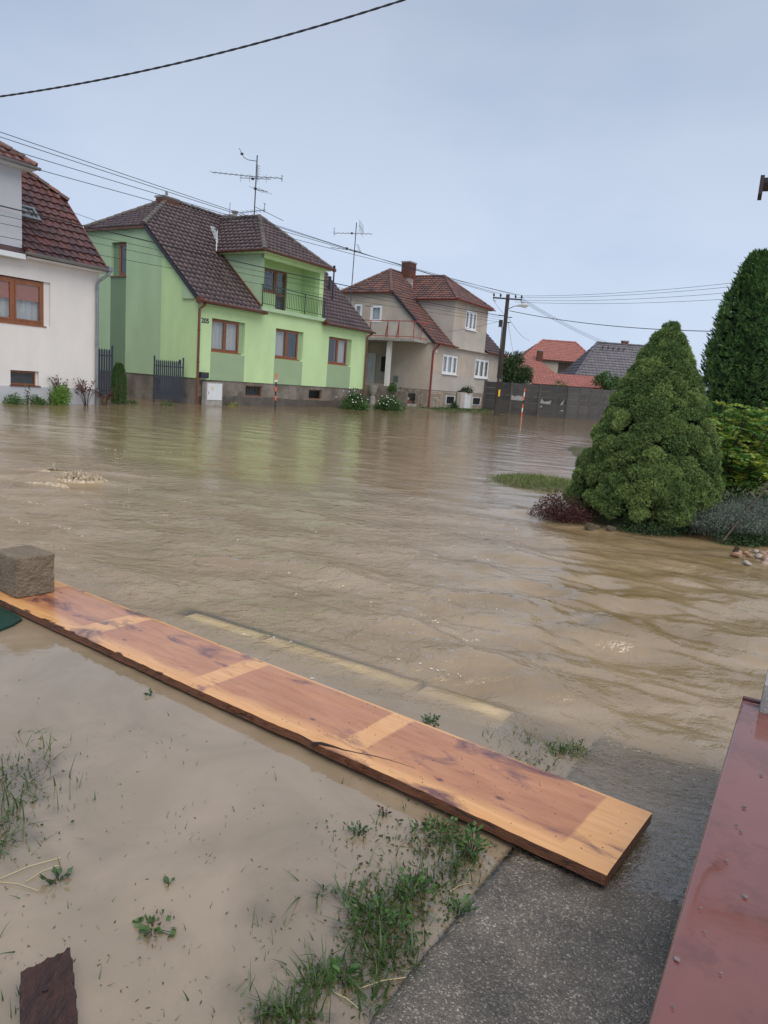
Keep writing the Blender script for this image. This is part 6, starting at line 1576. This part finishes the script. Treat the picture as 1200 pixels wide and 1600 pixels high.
weed(715, 1430, 40, .018, .013, 'small weed growing at the edge of the concrete path', h=.04, spread=.04)
weed(600, 1275, 14, .018, .008, 'brown withered sprig in the water under the board', h=.03, spread=.02, m=leaf_red)

# --- garden plants across the street
bushy(st(-8.05, -1.75, .02), 'bright lime-green ball-shaped bush before the white house', 2600, .36, .36, .66, .07, .03, leaf_lime, name='ball_bush', lumps_=22, tone=.45)
for (px, py, s_, lb) in ((8, 622, .45, 'green cushion plant with tall sprigs at the far left edge'), (42, 624, .40, 'flat green cushion plant left of the lime ball bush')):
    p = st(-9.75 if px < 20 else -8.95, -1.85); bushy((p[0], p[1], 0), lb, 900, s_, s_*.7, .28, .06, .03, leaf_mid, name='cushion_plant', cat='plant', tone=.5)
    bushy((p[0]+.35, p[1]+.1, .1), lb.replace('green cushion plant', 'thin sprig growing in the cushion plant'), 60, .10, .10, .55, .07, .04, leaf_mid, name='sprig', cat='plant', tone=.3, lumps_=6)
def twiggy(loc, label, n, h, spread, m, group=None):
    e = empty('twiggy_shrub', loc, 0, label, 'shrub', group); mb = MB(); Cs, Ds = [], []
    for k in range(n):
        an = rng.uniform(0, 6.283); r = spread*rng.uniform(.2, 1); hh = h*rng.uniform(.55, 1); p0 = np.zeros(3); p1 = np.array([math.cos(an)*r*.45, math.sin(an)*r*.45, hh*.6]); p2 = np.array([math.cos(an)*r, math.sin(an)*r, hh])
        mb.tube([p0-[0, 0, .2], p1, p2], [.012, .009, .004], 4)
        for q in range(16): t = rng.uniform(.3, 1); Cs.append(p1+(p2-p1)*(t*1.4-.4)+rng.normal(0, .03, 3)); Ds.append(rng.normal(0, 1, 3)+[0, 0, .2])
    mb.build('stems', bark, e)['kind'] = 'stuff'; n2 = len(Cs)
    leaf_cloud('leaves', np.array(Cs), np.array(Ds), rng.uniform(.06, .11, n2), .045, m, np.clip(rng.normal(.4, .3, n2), 0, 1), e)
twiggy(st(-7.0, -1.75, 0), 'sparse reddish-leaved shrub by the white house downpipe', 15, 1.05, .62, leaf_red)
twiggy(st(-7.9, -1.55, 0), 'bare twiggy shrub rising behind the lime ball bush', 10, 1.05, .5, leaf_red)
twiggy(st(-6.2, -1.7, 0), 'low red-leaved shrub right of the white house corner', 9, .6, .5, leaf_red)
ye = empty('columnar_yew', st(-5.0, -1.0, 0), 0, 'slim dark columnar yew between the white and green houses', 'conifer')
n = 5200; z = rng.uniform(0, 1.55, n); an = rng.uniform(0, 6.283, n); r_ = np.interp(z, [0, .2, 1.0, 1.4, 1.6], [.22, .27, .26, .17, .05])*rng.uniform(.75, 1.08, n)
leaf_cloud('crown', np.stack([r_*np.cos(an), r_*np.sin(an), z], 1), np.stack([np.cos(an)*.4, np.sin(an)*.4, 1+0*an], 1)+rng.normal(0, .3, (n, 3)), .08, .022, thuja_m, np.clip(rng.normal(.2, .2, n), 0, 1), ye)
MB().tube([(0, 0, -.4), (0, 0, 1.3)], [.05, .02], 6).build('trunk', bark, ye)
for (px, py, lb) in ((262, 634, 'strappy leaves floating before the navy gate'), (345, 632, 'pale strappy plant right of the white utility cabinet'), (365, 634, 'second pale strappy plant, farther right along the plinth'), (205, 630, 'small low plant right of the columnar yew')):
    p = P(px, py); e = empty('strappy_plant', tuple(p), 0, lb, 'plant'); n = 60
    blades('leaves', rng.normal(0, .16, (n, 3))*[1, 1, .05], rng.uniform(.10, .30, n), rng.normal(0, .2, (n, 2)), np.full(n, .03), grass_dry if 340 < px < 370 else grass_m, np.clip(rng.normal(.8 if 340 < px < 370 else .4, .2, n), 0, 1), 3, e)
def rose(loc, label, n, rx, rz):
    e = bushy(loc, label, n, rx, rx*.8, rz, .10, .06, leaf_mid, name='rose_bush', lumps_=20, tone=.25); mb = MB(); 
    for k in range(16):
        c = rng.normal(0, .5, 3)*[rx, rx*.7, 0]+[0, -rx*.5, rz*rng.uniform(.4, 1.2)]; i = len(mb.v)
        bm = bmesh.new(); bmesh.ops.create_icosphere(bm, subdivisions=1, radius=.035, matrix=Matrix.Translation(c))
        mb.v += [tuple(v.co) for v in bm.verts]; mb.f += [tuple(i+v.index for v in f.verts) for f in bm.faces]; bm.free()
    mb.build('blossoms', snow_white, e)['kind'] = 'stuff'
rose(st(10.9, -1.4, 0), 'white-flowering rose bush at the right end of the green house', 3600, .95, 1.0)
rose(st(14.1, -1.7, 0), 'white-flowering rose bush below the beige porch steps', 3400, .95, .85)
bushy(st(19.7, 4.5, 1.5), 'potted green plant on the porch wall of the beige house', 700, .4, .4, .7, .16, .06, leaf_mid, cat='plant', name='potted_plant', lumps_=8)
bushy(st(19.75, 1.6, 1.15), 'trailing plant on the stair wall below the porch', 600, .45, .4, .5, .14, .06, leaf_mid, cat='plant', name='porch_plant', lumps_=8)
pu = empty('stone_urn', st(19.6, 3.1, .2), 0, 'grey stone urn standing by the porch column', 'urn')
MB().tube([(0, 0, -.4), (0, 0, .4), (0, 0, .45), (0, 0, .8), (0, 0, 1.1), (0, 0, 1.2)], [.22, .2, .13, .28, .38, .40], 12).build('bowl', concrete_grey, pu)
bushy(st(27.3, -.22, 1.40), 'dark low plant in the planter on the meter pillar', 1100, .85, .16, .42, .11, .05, leaf_dark, cat='plant', name='planter_plant', lumps_=12, tone=.15)
tr_ = MB().box(-.95, .95, -.15, .15, 0, .12).build('planter_trough', interior_dark, None, st(27.35, -.24, 1.365), SA); tag(tr_, 'dark planter trough on top of the meter pillar', 'planter')
bushy(st(25.3, -.5, .1), 'small dark shrub before the left basement window of the beige house', 500, .35, .3, .6, .1, .05, leaf_dark, name='small_shrub', tone=.2)

# --- trees behind the fence
def tree(loc, label, h, rx, n, m, ln, tone=.35, trunk_h=.4):
    e = empty('leafy_tree', loc, 0, label, 'tree'); mb = MB(); mb.tube([(0, 0, -.5), (0, 0, h*trunk_h), (.1, 0, h*.8)], [.14, .10, .03], 8); tips = []
    for k in range(16):
        an = rng.uniform(0, 6.283); z0_ = h*rng.uniform(.2, .65); tp = np.array([math.cos(an)*rx*rng.uniform(.5, .95), math.sin(an)*rx*rng.uniform(.5, .95), z0_+h*rng.uniform(.1, .38)]); tips.append(tp); mb.tube([(0, 0, z0_), tp*.5+[0, 0, z0_*.5+.1], tp], [.05, .035, .01], 5)
    mb.build('trunk', bark, e); tips.append(np.array([0, 0, h*.95])); tips = np.array(tips)
    k = rng.integers(0, len(tips), n); d = rdir(n, .1); r = rng.uniform(.15, .5, n)*rx*.9; c = tips[k]+d*r[:, None]; lt = rng.normal(0, .15, len(tips))
    leaf_cloud('crown', c, d+rdir(n, .2), ln*rng.uniform(.7, 1.2, n), ln*.45, m, np.clip(tone+lt[k]+rng.normal(0, .12, n), 0, 1), e); return e
tree((10.3, 63.5, .3), 'dark leafy tree behind the fence beside the utility pole', 4.2, 1.35, 5200, leaf_dark, .20, .3)
tree((9.6, 64.5, .3), 'taller reddish-tipped tree hugging the utility pole behind the fence', 4.6, .8, 2600, leaf_dark, .2, .4)
tree((17.2, 61.0, .3), 'young feathery tree behind the fence at the edge of the conifer', 3.4, .95, 2000, leaf_mid, .2, .5)
tree((13.6, 61.2, .3), 'small bush top showing over the middle of the fence', 2.5, .6, 700, leaf_mid, .16, .4)
# far edge beyond the thuja
hd = empty('far_hedge', (26, 40, 0), 0, 'distant green hedge glimpsed behind the thuja at the right edge', 'hedge')
n = 9000; c = np.stack([rng.uniform(-5, 12, n), rng.uniform(-.8, .8, n), rng.uniform(0, 1.7, n)], 1)
leaf_cloud('foliage', c, rdir(n, .3), .2, .09, leaf_mid, np.clip(rng.normal(.4, .2, n), 0, 1), hd)

# --- foam and spray where the current boils
foam_m = M('foam_m', (.38, .30, .20), .22, .35, 26, .3, 60, col3=(.60, .53, .42), c3s=22, c3w=(.5, .62))
V, F = [], []
for (qx, qy, wx_, wy_, hh, nx, ny) in ((120, 751, .46, .19, .25, 190, 90), (84, 738, .28, .10, .13, 130, 56), (70, 756, .34, .08, .06, 90, 34)):
    cx, cy = P(qx, qy)[:2]; gx, gy = np.meshgrid(np.linspace(-1, 1, nx), np.linspace(-1, 1, ny), indexing='ij'); env = np.clip(1-np.hypot(gx, gy), 0, 1)
    u_ = gx*wx_; v_ = gy*wy_
    rd = 1-np.abs(vnoise(u_, v_, 34, 3)); rd2 = 1-np.abs(vnoise(u_+3, v_*1.4, 90, 17)); rd3 = 1-np.abs(vnoise(u_, v_, 190, 9))
    z = -.05+.05*np.minimum(1, env*4)+hh*env**.7*(.05+.42*np.clip(rd, 0, 1)**3+.45*np.clip(rd2, 0, 1)**3+.30*np.clip(rd3, 0, 1)**3)*(.7+.3*gx)
    i = len(V) and sum(len(q) for q in V) or 0
    V.append(np.stack([cx+u_.ravel()+.02*rd2.ravel()*env.ravel(), cy+v_.ravel()-.05*(z.ravel() > .04)*env.ravel(), z.ravel()], 1)); k = i+np.arange(nx*ny).reshape(nx, ny)
    F.append(np.stack([k[:-1, :-1].ravel(), k[1:, :-1].ravel(), k[1:, 1:].ravel(), k[:-1, 1:].ravel()], 1))
o = np_mesh('foam', np.vstack(V), np.vstack(F), foam_m, smooth=True); tag(o, 'pale foam splashing where the current boils at the left', 'foam', kind='stuff')
